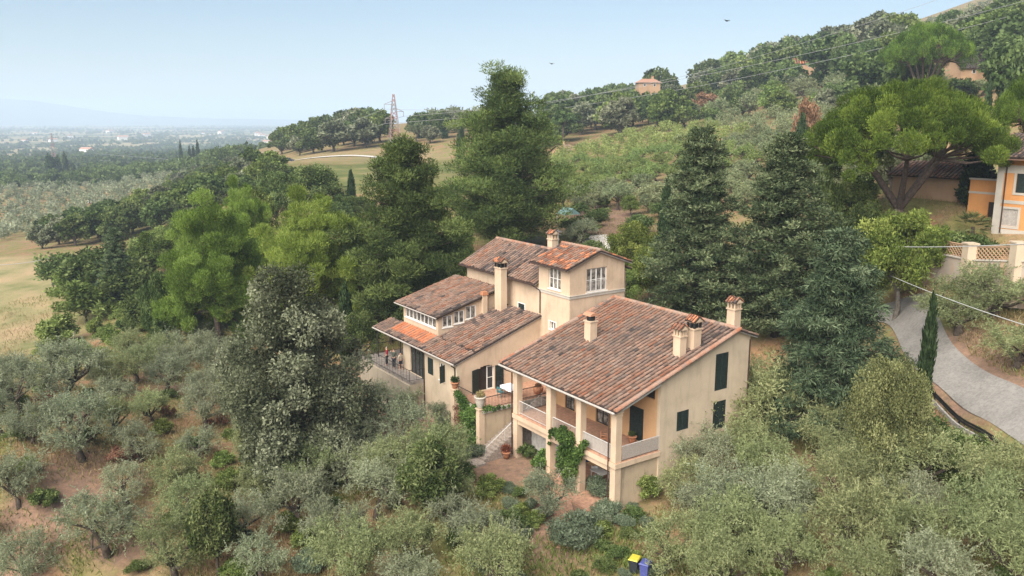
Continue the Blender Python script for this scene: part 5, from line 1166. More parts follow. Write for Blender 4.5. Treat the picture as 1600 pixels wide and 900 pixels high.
potted('clay_bowl', .45, -3.6, -1.85, [(.3,0),(.52,.2),(.60,.38),(.55,.38),(.45,.2)], 'terracotta', 'wide brown clay bowl lying behind the rosemary bush', cat='bowl')
potted('plant_pot', 2.0, 3.3, FLOOR, POT, 'terracotta', 'small pot beside the dark balcony door', True, .2, 'laurel_leaf')
# furniture
def chair(name, loc, rz, mat, label, group=None):
    e = empty(name, loc, label, 'chair', group, rz); m = M[mat]; mb = MB(); mb.box(-.23, .23, -.23, .23, .42, .46); mb.build('seat', m, e)
    mb = MB(); mb.box(-.23, .23, .21, .25, .72, .88); mb.box(-.23, .23, .21, .25, .52, .64)
    for x in (-.21, .19): mb.box(x, x + .03, .212, .248, .46, .9)
    mb.build('backrest', m, e)
    for x in (-.2, .2):
        for y in (-.2, .2): mb = MB(); mb.tube([(x, y, 0), (x * .95, y * .95, .42)], .02, 6); mb.build('leg', m, e)
        mb = MB(); mb.tube([(x, -.2, .45), (x, -.2, .66), (x, .22, .68)], .018, 6); mb.build('armrest', m, e)
    return e
def table(name, loc, rz, lx, ly, h, mat, label):
    e = empty(name, loc, label, 'table', None, rz); mb = MB(); mb.box(-lx/2, lx/2, -ly/2, ly/2, h - .04, h); mb.build('tabletop', M[mat], e)
    for x in (-lx/2 + .08, lx/2 - .08):
        for y in (-ly/2 + .08, ly/2 - .08): mb = MB(); mb.tube([(x, y, 0), (x, y, h - .04)], .025, 6); mb.build('leg', M[mat], e)
    return e
table('garden_table', hw(14.75, 2.1, FLOOR), TH, .9, 1.6, .74, 'iron', 'long table under a white cloth on the terrace')
mb = MB(); mb.box(-.5, .5, -.86, .86, 0, .012)
for x in (-.5, .495): mb.box(x, x + .005, -.86, .86, -.22, -.001)
for y in (-.865, .86): mb.box(-.5, .5, y, y + .005, -.22, -.001)
o = mb.build('tablecloth', M['cloth_white']); o.location = hw(14.75, 2.1, FLOOR + .742); o.rotation_euler.z = TH; tag(o, 'white cloth spread over the terrace table', 'tablecloth')
chair('garden_chair', hw(15.9, 1.9, FLOOR), TH, 'plastic_dark', 'dark chair at the left end of the terrace table')
chair('garden_chair', hw(14.9, 1.2, FLOOR), TH + 1.8, 'teal_tarp', 'dark bluish chair in front of the terrace table')
chair('garden_chair', hw(5.0, 2.6, -1.73), TH + 2.4, 'plastic_white', 'white chair in the shade under the balcony')
chair('garden_chair', hw(3.4, 1.6, -1.73), TH + 1.0, 'plastic_white', 'white chair nearer the corner column under the balcony')
table('garden_table', hw(4.2, 2.4, -1.73), TH, .8, 1.3, .74, 'plastic_white', 'white table in the shade under the balcony')
p = ground(775, 822); chair('garden_chair', p, 2.4, 'plastic_white', 'white garden chair standing alone among the front olives')
chair('folding_chair', hw(2.9, 1.6, FLOOR), TH + .8, 'terracotta', 'reddish folding chair on the upper balcony')
def lounger(loc, rz, label):
    e = empty('deck_chair', loc, label, 'deck chair', None, rz); mb = MB(); mb.prism([(-.3, -.9, .32), (-.3, .2, .32), (-.3, .85, .80), (-.3, .85, .86), (-.3, .18, .39), (-.3, -.9, .39)], (.6, 0, 0)); mb.build('cushion', M['beige_cloth'], e)
    for x in (-.28, .28): 
        mb = MB(); mb.tube([(x, -.85, 0), (x, -.6, .31)], .02, 6); mb.build('leg', M['pale_iron'], e); mb = MB(); mb.tube([(x, .5, 0), (x, .3, .40)], .02, 6); mb.build('leg', M['pale_iron'], e)
    return e
lounger(hw(6.2, .9, -1.73), TH + .9, 'pale deck chair beside the second column under the balcony')
mb = MB(); 
for i in range(9): pass
hp_ = [np.array(hw(6.9 - .26 * i, 2.6, -.35 - .55 * sin(pi * i / 8))) for i in range(9)]; o0 = hp_[0]
vs = []; 
for q in hp_: vs += [q - o0 + EB * -.35 + [0, 0, .08], q - o0, q - o0 + EB * .35 + [0, 0, .08]]
mb.add(vs, [(3*i+j, 3*i+j+1, 3*i+j+4, 3*i+j+3) for i in range(8) for j in range(2)]); o = mb.build('hammock', M['blue_cloth'], None, True); o.location = o0; sm = o.modifiers.new('thickness', 'SOLIDIFY'); sm.thickness = .02; tag(o, 'blue hammock hanging in the dark bay under the balcony', 'hammock')
# heap under tarpaulins beside the holm oak
def heap(name, px, py, r, h, mat, label, seed):
    g = np.random.default_rng(seed); p = ground(px, py); n = 11; mb = MB(); vs = []
    for i in range(n):
        for j in range(n):
            x, y = (i / (n-1) - .5) * 2, (j / (n-1) - .5) * 2; q = max(0, 1 - (abs(x) ** 2.5 + abs(y) ** 2.5)) ** .5; vs.append((x * r + g.normal() * .05, y * r * .8 + g.normal() * .05, q * h * g.uniform(.7, 1.15) - .06))
    mb.add(vs, [(i*n+j, (i+1)*n+j, (i+1)*n+j+1, i*n+j+1) for i in range(n-1) for j in range(n-1)]); o = mb.build(name, M[mat], None, True); o.location = p; return tag(o, label, 'tarpaulin')
heap('tarpaulin', 566, 678, .95, .9, 'teal_tarp', 'crumpled dark teal tarpaulin over a heap under the holm oak', 1); heap('tarpaulin', 586, 684, .5, .45, 'cloth_white', 'crumpled white sheet on the ground beside the teal tarpaulin', 2)
heap('tarpaulin', 569, 664, .42, 1.0, 'cloth_white', 'white sheet lying on the top end of the teal heap', 3); heap('tarpaulin', 556, 684, .45, .4, 'cloth_white', 'pale sheet at the lower left foot of the teal heap', 4)
o = MB(); o.box(-.5, .5, -.35, .35, -.05, .08); o = o.build('stone_slab', M['stone_step']); o.location = ground(654, 657); o.rotation_euler.z = .5; tag(o, 'pale stone slab lying on the red soil near the olive trunk', 'slab')
# waste bins
def bin_(px, py, rz, lidmat, label):
    p = ground(px, py); e = empty('waste_bin', p, label, 'bin', 'waste bins by the grove', rz, .86); mb = MB()
    mb.hexa([(-.24,-.28,.08),(.24,-.28,.08),(.24,.26,.08),(-.24,.26,.08),(-.29,-.36,1.0),(.29,-.36,1.0),(.29,.36,1.0),(-.29,.36,1.0)]); mb.box(-.32, .32, -.39, .39, .96, 1.0); mb.build('body', M['plastic_dark'] if lidmat == 'plastic_yellow' else M['plastic_blue'], e)
    mb = MB(); mb.hexa([(-.33,-.42,1.005),(.33,-.42,1.005),(.33,.40,1.005),(-.33,.40,1.005),(-.28,-.37,1.07),(.28,-.37,1.07),(.28,.34,1.10),(-.28,.34,1.10)]); mb.tube([(-.3,.44,1.0),(.3,.44,1.0)], .025, 6); mb.build('lid', M[lidmat], e)
    for x in (-.27, .27): mb = MB(); mb.tube([(x - .03, .27, .1), (x + .03, .27, .1)], .1, 12); mb.build('wheel', M['soot_metal'], e)
    return e
bin_(991, 897, -.5, 'plastic_yellow', 'dark waste bin with bright yellow lid among the bushes'); bin_(1008, 905, -.55, 'plastic_blue', 'waste bin with blue violet lid beside the yellow one')
# ------------------------------------------------------------------ people on the porch walk
def skin_mesh(name, verts, edges, mat, parent, root=0):
    me = bpy.data.meshes.new(name); me.from_pydata([v[:3] for v in verts], edges, []); me.materials.append(M[mat]); o = link(name, me, parent)
    md = o.modifiers.new('skin', 'SKIN'); md.use_smooth_shade = True; o.modifiers.new('sub', 'SUBSURF').levels = 1
    for i, v in enumerate(verts):
        sv = me.skin_vertices[0].data[i]; sv.radius = (v[3], v[4] if len(v) > 4 else v[3]); sv.use_root = (i == root)
    return o
def person(p, rz, label, shirt, legs, hair, h=1.74, arm=((.30, -.05, 1.10), (.33, -.18, .92)), arm2=((-.30, 0, 1.10), (-.30, -.10, .86)), lean=0.0, step=.08, short=False):
    e = empty('person', p, label, 'person', None, rz, h / 1.74)
    body = [(0,0,.95,.13,.10),(0,.01,1.15,.12,.09),(0,lean*.2,1.38,.15,.10),(0,lean*.4,1.50,.06,.06),(0,lean*.45-.01,1.58,.075,.085),(0,lean*.5-.015,1.68,.075,.09),
            (.18,0,1.42,.05),(*arm[0],.042),(*arm[1],.032),(-.18,0,1.42,.05),(*arm2[0],.042),(*arm2[1],.032),
            (.09,0,.90,.085),(.10,-step,.50,.06),(.11,-step*.6,.09,.045),(.12,-step*.6-.13,.04,.035),(-.09,0,.90,.085),(-.10,step*.5,.50,.06),(-.11,step,.09,.045),(-.12,step-.13,.04,.035)]
    ed = [(0,1),(1,2),(2,3),(3,4),(4,5),(2,6),(6,7),(7,8),(2,9),(9,10),(10,11),(0,12),(12,13),(13,14),(14,15),(0,16),(16,17),(17,18),(18,19)]
    skin_mesh('body', body, ed, 'skin', e)
    s = [(0,0,.93,.155,.12),(0,.01,1.15,.145,.115),(0,lean*.2,1.37,.17,.12),(0,lean*.3,1.46,.08,.075),(.19,0,1.42,.07),((.19+arm[0][0])/2,(arm[0][1])/2,(1.42+arm[0][2])/2,.062),(*arm[0],.058),(-.19,0,1.42,.07),((-.19+arm2[0][0])/2,arm2[0][1]/2,(1.42+arm2[0][2])/2,.062),(*arm2[0],.058)]
    skin_mesh('shirt', s, [(0,1),(1,2),(2,3),(2,4),(4,5),(5,6),(2,7),(7,8),(8,9)], shirt, e)
    kz = .50 if short else .10
    t_ = [(0,0,.93,.14,.115),(.095,0,.86,.10),(.10,-step,.50,.08),(.11,-step*.6,kz,.06),(-.095,0,.86,.10),(-.10,step*.5,.50,.08),(-.11,step,kz,.06)]
    if short: t_ = [(0,0,.93,.14,.115),(.095,0,.86,.10),(.10,-step,.54,.085),(-.095,0,.86,.10),(-.10,step*.5,.54,.085)]; te = [(0,1),(1,2),(0,3),(3,4)]
    else: te = [(0,1),(1,2),(2,3),(0,4),(4,5),(5,6)]
    skin_mesh('trousers', t_, te, legs, e)
    hx = [(0,lean*.5+.02,1.66,.082,.09),(0,lean*.5+.005,1.73,.07,.075)]; skin_mesh('hair', hx, [(0,1)], hair, e)
    for x in (-.03, .03):
        mb = MB(); mb.lathe((x, lean*.5-.10, 1.655), [(.004,0),(.011,.008),(.004,.016)], 6); mb.build('eye', M['soot_metal'], e)
    mb = MB(); mb.hexa([(-.012,lean*.5-.095,1.60),(.012,lean*.5-.095,1.60),(.008,lean*.5-.08,1.60),(-.008,lean*.5-.08,1.60),(-.006,lean*.5-.09,1.645),(.006,lean*.5-.09,1.645),(.006,lean*.5-.08,1.645),(-.006,lean*.5-.08,1.645)]); mb.build('nose', M['skin'], e)
    return e
person(hw(27.9, -2.35, FLOOR), TH - 1.9, 'person in a red shirt and dark trousers on the porch walk', 'red_cloth', 'dark_cloth', 'hair_grey')
person(hw(26.7, -2.25, FLOOR), TH + 2.2, 'person in dark green clothes pointing with raised arm on the porch walk', 'green_cloth', 'dark_cloth', 'hair_dark', 1.82, ((.36, -.12, 1.32), (.42, -.36, 1.45)))
person(hw(26.0, -1.95, FLOOR), TH + .2, 'person in a pale top and short dark trousers beside the porch wall', 'beige_cloth', 'dark_cloth', 'hair_dark', 1.60, short=True)
# ------------------------------------------------------------------ guard rail of the lane
def rail_path():
    i0 = int(np.argmin(np.hypot(rq[:, 0] - ground(1600, 655)[0], rq[:, 1] - ground(1600, 655)[1]))); i1 = int(np.argmin(np.hypot(rq[:, 0] - ground(1460, 575)[0], rq[:, 1] - ground(1460, 575)[1])))
    return rq[max(0, i0 - 6):i1 + 1]
rp = rail_path(); pts = []
for i in range(len(rp)):
    t_ = rp[min(i+1, len(rp)-1)] - rp[max(i-1, 0)]; t_ /= np.linalg.norm(t_); n_r = np.array([-t_[1], t_[0]]); n_r = n_r if n_r[0] < 0 else -n_r; q = rp[i] + n_r * 2.25; pts.append(np.array([q[0], q[1], Z(*q)]))
gr_ = empty('guard_rail', pts[0], 'dark metal guard rail along the lower side of the lane', 'guard rail'); P0 = pts[0]
mb = MB()
for a, b in zip(pts[:-1], pts[1:]):
    for z0, z1 in ((.42, .56), (.60, .74)): mb.hexa([a-P0+[0,0,z0], b-P0+[0,0,z0], b-P0+[.05,.03,z0], a-P0+[.05,.03,z0], a-P0+[0,0,z1], b-P0+[0,0,z1], b-P0+[.05,.03,z1], a-P0+[.05,.03,z1]])
mb.build('beam', M['soot_metal'], gr_)
for q in pts[::3]: mb = MB(); mb.box(*(q-P0)[[0,0]] + [.06,.14], *(q-P0)[[1,1]] + [-.04,.04], (q-P0)[2] - .4, (q-P0)[2] + .72); mb.build('post', M['soot_metal'], gr_)
mb = MB(); vs = []
for q in pts:
    for s_ in (-.25, .25): vs += [(q[0] + .9 + s_, q[1] + .3, q[2] + .05 - .0)]
# low kerb wall under the rail
mb = MB()
for a, b in zip(pts[:-1], pts[1:]):
    mb.hexa([a+[-.14,0,-.5], b+[-.14,0,-.5], b+[.0,.06,-.5], a+[.0,.06,-.5], a+[-.14,0,.24], b+[-.14,0,.24], b+[.0,.06,.24], a+[.0,.06,.24]])
tag(mb.build('kerb', M['concrete']), kind='structure')
# ------------------------------------------------------------------ orange house at the right, its shed, garden wall
oc = pd(1549, 362, 88); zb = Z(oc[0], oc[1]) ; oh = empty('orange_house', (oc[0], oc[1], zb), 'tall orange house with pale corner stones and green shutters at right edge', 'house', None, TH)
def ob(mb, a0, a1, b0, b1, z0, z1, m=0, c=(.5,.5,.5)): mb.box(b0, b1, a0, a1, z0, z1, m, c)
EH = ztop(244, 1555, 88) - zb
def rwall(mb, b, th, a0, a1, z0, z1, holes):
    ts = sorted(set([a0, a1] + [h[0] for h in holes] + [h[1] for h in holes]))
    for p, q in zip(ts[:-1], ts[1:]):
        z = z0
        for h in sorted([h for h in holes if h[0] <= (p+q)/2 <= h[1]], key=lambda h: h[2]): ob(mb, p, q, b, b + th, z, h[2]); z = h[3]
        ob(mb, p, q, b, b + th, z, z1)
zu0, zu1 = ztop(301, 1575, 87) - zb, ztop(271, 1575, 87) - zb; zl0, zl1 = ztop(353, 1567, 87.5) - zb, ztop(326, 1567, 87.5) - zb
HL = [(-2.75, -1.65, zu0, zu1), (-2.1, -.75, max(.6, zl0), zl1), (-5.75, -4.65, zu0, zu1), (-5.75, -4.5, max(.6, zl0), zl1)]
mb = MB(); rwall(mb, 0, .35, -10, 0, -1.5, EH, HL); ob(mb, -.35, 0, .35, 9, -1.5, EH); ob(mb, -10, -9.65, .35, 9, -1.5, EH); ob(mb, -10, 0, 8.65, 9, -1.5, EH - .01); mb.build('wall', M['stucco_orange'], oh)
mb = MB(); ob(mb, -.55, .03, -.03, .0, -.5, EH - .3); ob(mb, 0.0, .03, .001, .5, -.5, EH - .3); ob(mb, -9.9, -.56, -.025, 0, EH - 1.45, EH - .75); zm = (zu0 + zl1) / 2 - .15; ob(mb, -9.9, -.56, -.03, 0, zm - .12, zm + .18); ob(mb, -9.9, -.56, -.025, 0, -.5, .45)
mb.build('stone_band', M['stone_trim'], oh)
for i, (a0, a1, z0, z1) in enumerate(HL):
    mb = MB(); ob(mb, a0 - .2, a0, -.045, .0, z0 - .2, z1 + .2); ob(mb, a1, a1 + .2, -.045, .0, z0 - .2, z1 + .2); ob(mb, a0, a1, -.045, 0, z1, z1 + .2); ob(mb, a0, a1, -.045, 0, z0 - .2, z0); w_o = mb.build('window', M['stone_trim'], oh)
    mb = MB(); am = (a0 + a1) / 2
    for s0, s1 in ((a0, am - .01), (am + .01, a1)):
        ob(mb, s0, s0 + .07, .06, .11, z0, z1); ob(mb, s1 - .07, s1, .06, .11, z0, z1)
        for k in range(int((z1 - z0) / .11)): ob(mb, s0 + .07, s1 - .07, .07, .10, z0 + k * .11, z0 + k * .11 + .08)
        ob(mb, s0 + .07, s1 - .07, .102, .106, z0, z1)
    mb.build('shutter', M['green_shutter' if i % 2 == 0 else 'gutter_metal'], w_o)
rng = np.random.default_rng(21)
mb = MB(); rh = 2.0; ov = 1.3
E_ = np.array((-ov, -10 - ov, EH)); d = np.array((4.5 + ov, 0, rh)); Ls = np.linalg.norm(d); tiles(mb, E_, (0, 1, 0), d / Ls, 10 + 2 * ov, Ls, dark=1.4)
E_ = np.array((9 + ov, -10 - ov, EH)); d = np.array((-4.5 - ov, 0, rh)); tiles(mb, E_, (0, 1, 0), d / Ls, 10 + 2 * ov, Ls, dark=1.4)
mb.prism([(-ov, ov - .2, EH - .13), (9 + ov, ov - .2, EH - .13), (4.5, ov - .2, EH + rh - .13)], (0, -.2, 0), 0, (.25, .16, .12)); mb.box(-ov + .05, 9 + ov - .05, -10 - ov, ov, EH - .26, EH - .14, 0, (.16, .10, .07)); mb.build('roof', M['roof_tile'], oh)
mb = MB(); mb.tube([(-.08, -.75, EH - .2), (-.08, -.75, .1)], .06, 8); mb.build('downpipe', M['copper_pipe'], oh)
mb = MB(); rwall(mb, 2.0, .3, .03, 3.4, -1.5, 4.6, [(.5, 1.5, -1.4, 2.6)]); ob(mb, .03, 3.4, 2.3, 6.5, 4.4, 4.58); ob(mb, 3.1, 3.4, 2.3, 6.5, -1.5, 4.4); mb.build('side_wing', M['stucco_orange'], oh)
mb = MB(); ob(mb, .03, 3.5, 1.9, 2.35, 4.6, 4.75); ob(mb, .03, 3.45, 1.96, 2.0, 3.3, 3.5); mb.build('coping', M['stone_trim'], oh); mb = MB(); ob(mb, .5, 1.5, 2.12, 2.18, -1.4, 2.6); mb.build('door', M['dark_wood'], oh)
def small_house(name, label, p, rz, lx, ly, h, rh, wallm, dark=0.0, orange=0.0, hip=False, wins=2, chim=True, pitch=.42, eave=.5):
    e = empty(name, p, label, 'house', None, rz); mb = MB(); mb.box(-lx/2, lx/2, -ly/2, ly/2, -9, h, 0)
    if not hip:
        for s in (-1, 1): mb.prism([(s*(lx/2-.001), -ly/2, h), (s*(lx/2-.001), ly/2, h), (s*(lx/2-.001), 0, h + rh)], (-s*.3, 0, 0))
    mb.build('wall', M[wallm], e); r_ = MB()
    for s in (-1, 1):
        E_ = np.array((-lx/2 - eave, s*(ly/2 + eave), h - rh * eave / (ly/2))); d = np.array((0, -s*(ly/2 + eave), rh * (1 + eave / (ly/2)))); Ls = np.linalg.norm(d)
        if hip:
            n_ = 14; 
            for k in range(n_):
                t0, t1 = k / n_, (k + 1) / n_; q = [E_ + d * t0 + [t0 * ly * .45, 0, 0], E_ + d * t0 + [lx + 2*eave - t0 * ly * .45, 0, 0], E_ + d * t1 + [lx + 2*eave - t1 * ly * .45, 0, 0], E_ + d * t1 + [t1 * ly * .45, 0, 0]]; c = np.array(TC[int(np.clip(rng.normal(3 + dark, 1), 0, 8))]); r_.add(q, [(0, 1, 2, 3)], 0, tuple(c))
        else: tiles(r_, E_, (1, 0, 0), d / Ls, lx + 2*eave, Ls, pitch=pitch, tl=pitch * 1.3, dark=dark, orange=orange)
    if hip:
        for s in (-1, 1): r_.add([(s*(lx/2+eave), -ly/2-eave, h - rh*eave/(ly/2)), (s*(lx/2+eave), ly/2+eave, h - rh*eave/(ly/2)), (s*(lx/2+eave-ly*.45), 0, h+rh)], [(0, 1, 2)], 0, (.40, .24, .18))
    ro = r_.build('roof', M['roof_tile'], e)
    if chim: mb = MB(); mb.box(lx*.18, lx*.18+.8, .3, 1.1, h + rh*.3, h + rh + .9, 0); mb.box(lx*.18-.1, lx*.18+.9, .2, 1.2, h + rh + .9, h + rh + 1.05, 1, (.4,.22,.15)); mb.build('chimney', [M[wallm], M['roof_tile']], ro)
    for k in range(wins):
        x = -lx/2 + lx * (k + .6) / (wins + .2); mb = MB(); mb.box(x - .5, x + .5, -ly/2 - .05, -ly/2, h*.45, h*.8); wo = mb.build('window', M['white_paint'], e); mb = MB(); mb.box(x - .4, x + .4, -ly/2 - .06, -ly/2 - .051, h*.48, h*.77); mb.build('pane', M['glass'], wo)
    return e
p = stand(1462, 335, 98); small_house('shed', 'low orange stucco shed with faded tiled roof under the umbrella pine', (p[0], p[1], p[2] - .3), TH + 1.57, 7.0, 5.4, 2.4, 1.2, 'stucco_shed', .3, 0, False, 1, False)
def hill_house(name, label, px, py, dist, rz, wpx, h, rh, wm, **kw):
    q = pd(px, py, dist); lx = wpx * dist / F; return small_house(name, label, q, rz, lx, lx * .62, h, rh, wm, **kw)
hill_house('small_house', 'small pink orange house with low hipped roof on the wooded hill', 1012, 141, HILL[0][1], .1, 33, 3.0, 1.3, 'stucco_shed', hip=True)
hill_house('small_house', 'low house with bright orange roof among hilltop trees', 1262, 111, HILL[1][1], -.2, 44, 2.6, 1.8, 'stucco_shed', orange=.9, pitch=.9, wins=1, chim=False)
hill_house('small_house', 'house with dark grey brown roof at the upper right', 1520, 124, HILL[2][1], .15, 66, 2.8, 3.2, 'stucco_shed', dark=3.2, pitch=.7)
hill_house('small_house', 'small house with faded pink roof beyond the hillside olives', 880, 244, 255, .9, 32, 1.9, 1.5, 'stucco_shed', pitch=.8, wins=1)
hill_house('small_house', 'pale house with pink roof in the wood left of the pylon', 590, 214, 390, .2, 26, 3.0, 2.0, 'stucco_pale', pitch=1.0, chim=False)
q = pd(607, 212, 420); e = empty('bell_tower', q, 'slim tower with pointed roof beside the pylon', 'tower'); mb = MB(); mb.box(-1.5, 1.5, -1.5, 1.5, -3, 6.4); mb.build('wall', M['stucco_pale'], e); mb = MB(); mb.add([(-1.9,-1.9,6.4),(1.9,-1.9,6.4),(1.9,1.9,6.4),(-1.9,1.9,6.4),(0,0,11)], [(0,1,4),(1,2,4),(2,3,4),(3,0,4),(3,2,1,0)], 0, (.16,.14,.14)); mb.build('roof', M['tinted'], e)
q = stand(888, 338, 122); e = empty('pergola', q, 'teal roofed garden shelter with white rail behind the villa', 'shelter', None, .5, .62); mb = MB(); mb.prism([(-2.2,-2,2.6),(2.2,-2,2.6),(0,-2,4.1)], (0,4,0), 0, (.20,.33,.32)); mb.build('roof', M['tinted'], e)
for x in (-2, 2):
    for y in (-1.8, 1.8): mb = MB(); mb.box(x-.06, x+.06, y-.06, y+.06, -.5, 2.6); mb.build('post', M['white_paint'], e)
mb = MB(); mb.box(-2, 2, -2.06, -2.0, .9, 1.0)
for i in range(13): mb.box(-2 + i*.33, -1.94 + i*.33, -2.05, -2.01, 0, .9)
mb.build('railing', M['white_paint'], e)
# garden wall with clay lattice
W3 = [pd(1424, 428, 80.5), pd(1512, 441, 75), pd(1600, 452, 72)]; TP = [ztop(389, 1424, 80.5), ztop(407, 1512, 75), ztop(409, 1600, 72)]
gw = empty('garden_wall', W3[1], 'old stained garden wall with clay lattice under the orange house', 'wall'); O3 = np.array(W3[1])
mb = MB()
for i in (0, 1):
    a, b = np.array(W3[i]), np.array(W3[i+1]); d = (b - a)[:2]; d /= np.linalg.norm(d); nr = np.array([-d[1], d[0], 0]) * .45
    lo = [a[0:2], b[0:2]]; A0 = np.array([*a[:2], a[2]-1.5]) - O3; B0 = np.array([*b[:2], b[2]-1.5]) - O3; A1 = np.array([*a[:2], TP[i]]) - O3; B1 = np.array([*b[:2], TP[i+1]]) - O3; mb.hexa([A0, B0, B0 + nr, A0 + nr, A1, B1, B1 + nr, A1 + nr])
    A1 = A1 + [0,0,.002]; B1 = B1 + [0,0,.002]; e1 = nr * .22; mb.hexa([A1 - e1, B1 - e1, B1 + nr + e1, A1 + nr + e1, A1 - e1 + [0,0,.1], B1 - e1 + [0,0,.1], B1 + nr + e1 + [0,0,.1], A1 + nr + e1 + [0,0,.1]], 1)
    lt = MB(); n = int(np.linalg.norm((b - a)[:2]) / .34)
    for k in range(n):
        for r in range(3):
            p0 = A1 + (B1 - A1) * (k / n) + nr * .4 + [0,0,.11 + r*.33]; p1 = A1 + (B1 - A1) * ((k+1) / n) + nr * .4 + [0,0,.11 + r*.33]; up_ = np.array([0,0,.33])
            lt.tube([p0, p1 + up_], .045, 4); lt.tube([p0 + up_, p1], .045, 4)
    lt.tube([A1 + nr*.4 + [0,0,1.13], B1 + nr*.4 + [0,0,1.13]], .07, 4); lt.build('lattice', M['stucco_shed'], gw)
mb.build('masonry', [M['old_wall'], M['stone_trim']], gw)
for q, tp in ((W3[1], TP[1]), (pd(1586, 450, 72.4), TP[2])):
    q = np.array(q) - O3; mb = MB(); mb.box(q[0]-.4, q[0]+.4, q[1]-.28, q[1]+.6, q[2]-1.5, tp - O3[2] + 1.3); mb.box(q[0]-.47, q[0]+.47, q[1]-.35, q[1]+.67, tp - O3[2] + 1.302, tp - O3[2] + 1.42); mb.build('pillar', M['stucco_pale'], gw)
# palm beside the orange house
p = stand(1521, 352, 86); e = empty('palm_tree', p, 'small fan palm beside the orange house', 'palm'); mb = MB(); mb.tube([(0,0,-.3),(.05,0,1.0),(0,.05,1.9)], [.2,.17,.15], 8); mb.build('trunk', M['bark'], e)
g = np.random.default_rng(9); PP, DD = [], []; Lw = []
for i in range(46):
    a = i * 2.4; el = g.uniform(-.9, 1.1); d = np.array([cos(a)*cos(el), sin(a)*cos(el), sin(el)]); tip = np.array([0,0,1.95]) + d * g.uniform(.8, 1.05)
    for j in range(11):
        s = unit(d + unit(np.cross(d, [0,0,1.01])) * (j - 5) * .22 - [0,0,.1]); PP.append(tip + s * .35); DD.append(s); Lw.append(.75)
V, fc = blades(np.array(PP), np.array(DD), Lw, np.full(len(PP), .07), g, np.stack([np.clip(g.normal(.5,.2,len(PP)),0,1)]*3, -1)); link('fronds', quad_mesh('fronds', V, M['palm_leaf'], fc), e)
# ------------------------------------------------------------------ pylons, poles, cables
def pylon(px, py, dist, top, label, w=1.0):
    p = stand(px, py, dist); h = ztop(top, px, dist) - p[2]; e = empty('lattice_pylon', p, label, 'pylon', None, .35); n = 12; mb = MB(); r = .11 * w
    wd = lambda t: 1.9 * (1 - t) + .28
    for sx, sy in ((-1,-1),(1,-1),(1,1),(-1,1)): mb.tube([(sx*wd(k/n), sy*wd(k/n), h*k/n) for k in range(n+1)], r, 4, 0)
    for k in range(n):
        a, b = wd(k/n), wd((k+1)/n); z0, z1 = h*k/n, h*(k+1)/n; m = 1 if (k % 4) > 1 else 0
        for c0, c1 in (((-1,-1),(1,-1)),((1,-1),(1,1)),((1,1),(-1,1)),((-1,1),(-1,-1))):
            mb.tube([(c0[0]*a, c0[1]*a, z0), (c1[0]*b, c1[1]*b, z1)], r*.6, 4, m); mb.tube([(c1[0]*a, c1[1]*a, z0), (c0[0]*b, c0[1]*b, z1)], r*.6, 4, m)
    mb.build('mast', [M['pylon_steel'], M['pylon_red']], e); tips = []
    for zf, s, ln in ((.80, -1, 3.6), (.66, 1, 3.6), (.52, -1, 3.4)):
        z = h*zf; mb = MB(); tip = (s*ln, 0, z + .1); 
        for y in (-.5, .5): mb.tube([(s*.5, y, z), tip], r*.8, 4); mb.tube([(s*.4, y, z + 1.3), tip], r*.6, 4)
        ar = mb.build('arm', M['pylon_steel'], e); mb = MB(); mb.tube([tip, (tip[0], 0, z - 1.7)], .10*w, 5); mb.build('insulator', M['pylon_steel'], ar); c, sn = cos(.35), sin(.35); tips.append(np.array([p[0] + c*tip[0], p[1] + sn*tip[0], p[2] + z - 1.7]))
    return tips
tips = pylon(617, 229, 322, 147, 'red and grey lattice pylon on the grassy slope'); pylon(86, 262, 1000, 208, 'far lattice pylon rising from the plain at left', 1.6)
def cable(name, pts, r, mat, label, grp, sag=0.0):
    P = [np.array(p) for p in pts]; q = []
    for a, b in zip(P[:-1], P[1:]):
        for k in range(14): t_ = k / 14; q.append(a + (b - a) * t_ - [0, 0, sag * 4 * t_ * (1 - t_)])
    q.append(P[-1]); o0 = q[0].copy(); mb = MB(); mb.tube([x - o0 for x in q], r, 4); o = mb.build(name, M[mat]); o.location = o0; return tag(o, label, 'cable', grp)
PG = 'cables of the high voltage line'
cable('power_cable', [tips[0], pd(800, 172, 318), pd(1100, 112, 300), pd(1380, 28, 280), pd(1700, -85, 260)], .045, 'cable', 'uppermost cable of the high voltage line against the sky', PG, .3)
cable('power_cable', [tips[1], pd(850, 160, 310), pd(1100, 117, 290), pd(1400, 52, 265), pd(1700, -26, 240)], .05, 'cable', 'middle cable of the high voltage line above the wooded hill', PG, .3)
cable('power_cable', [tips[2], pd(870, 170, 310), pd(1100, 133, 290), pd(1400, 70, 265), pd(1700, -8, 240)], .05, 'cable', 'lowest cable of the high voltage line across the hill wood', PG, .3)
for k, (t_, y1, y2, y3) in enumerate(zip(tips, (236, 240, 246), (252, 260, 266), (240, 250, 256))):
    cable('power_cable', [t_, pd(440, y1 - 2, 430), pd(300, y2, 640), pd(150, y3, 900)], .08, 'cable', ('upper', 'middle', 'lower')[k] + ' cable dropping from the pylon towards the left plain', PG, .0)
cable('telephone_cable', [pd(1388, 385, 76), pd(1620, 380, 56)], .028, 'cable_white', 'thick white cable passing in front of the old garden wall', None, .12)
cable('telephone_cable', [pd(1392, 431, 75), pd(1620, 514, 50)], .022, 'cable_white', 'thin cable sloping down across the olive bank at right', None, .15)
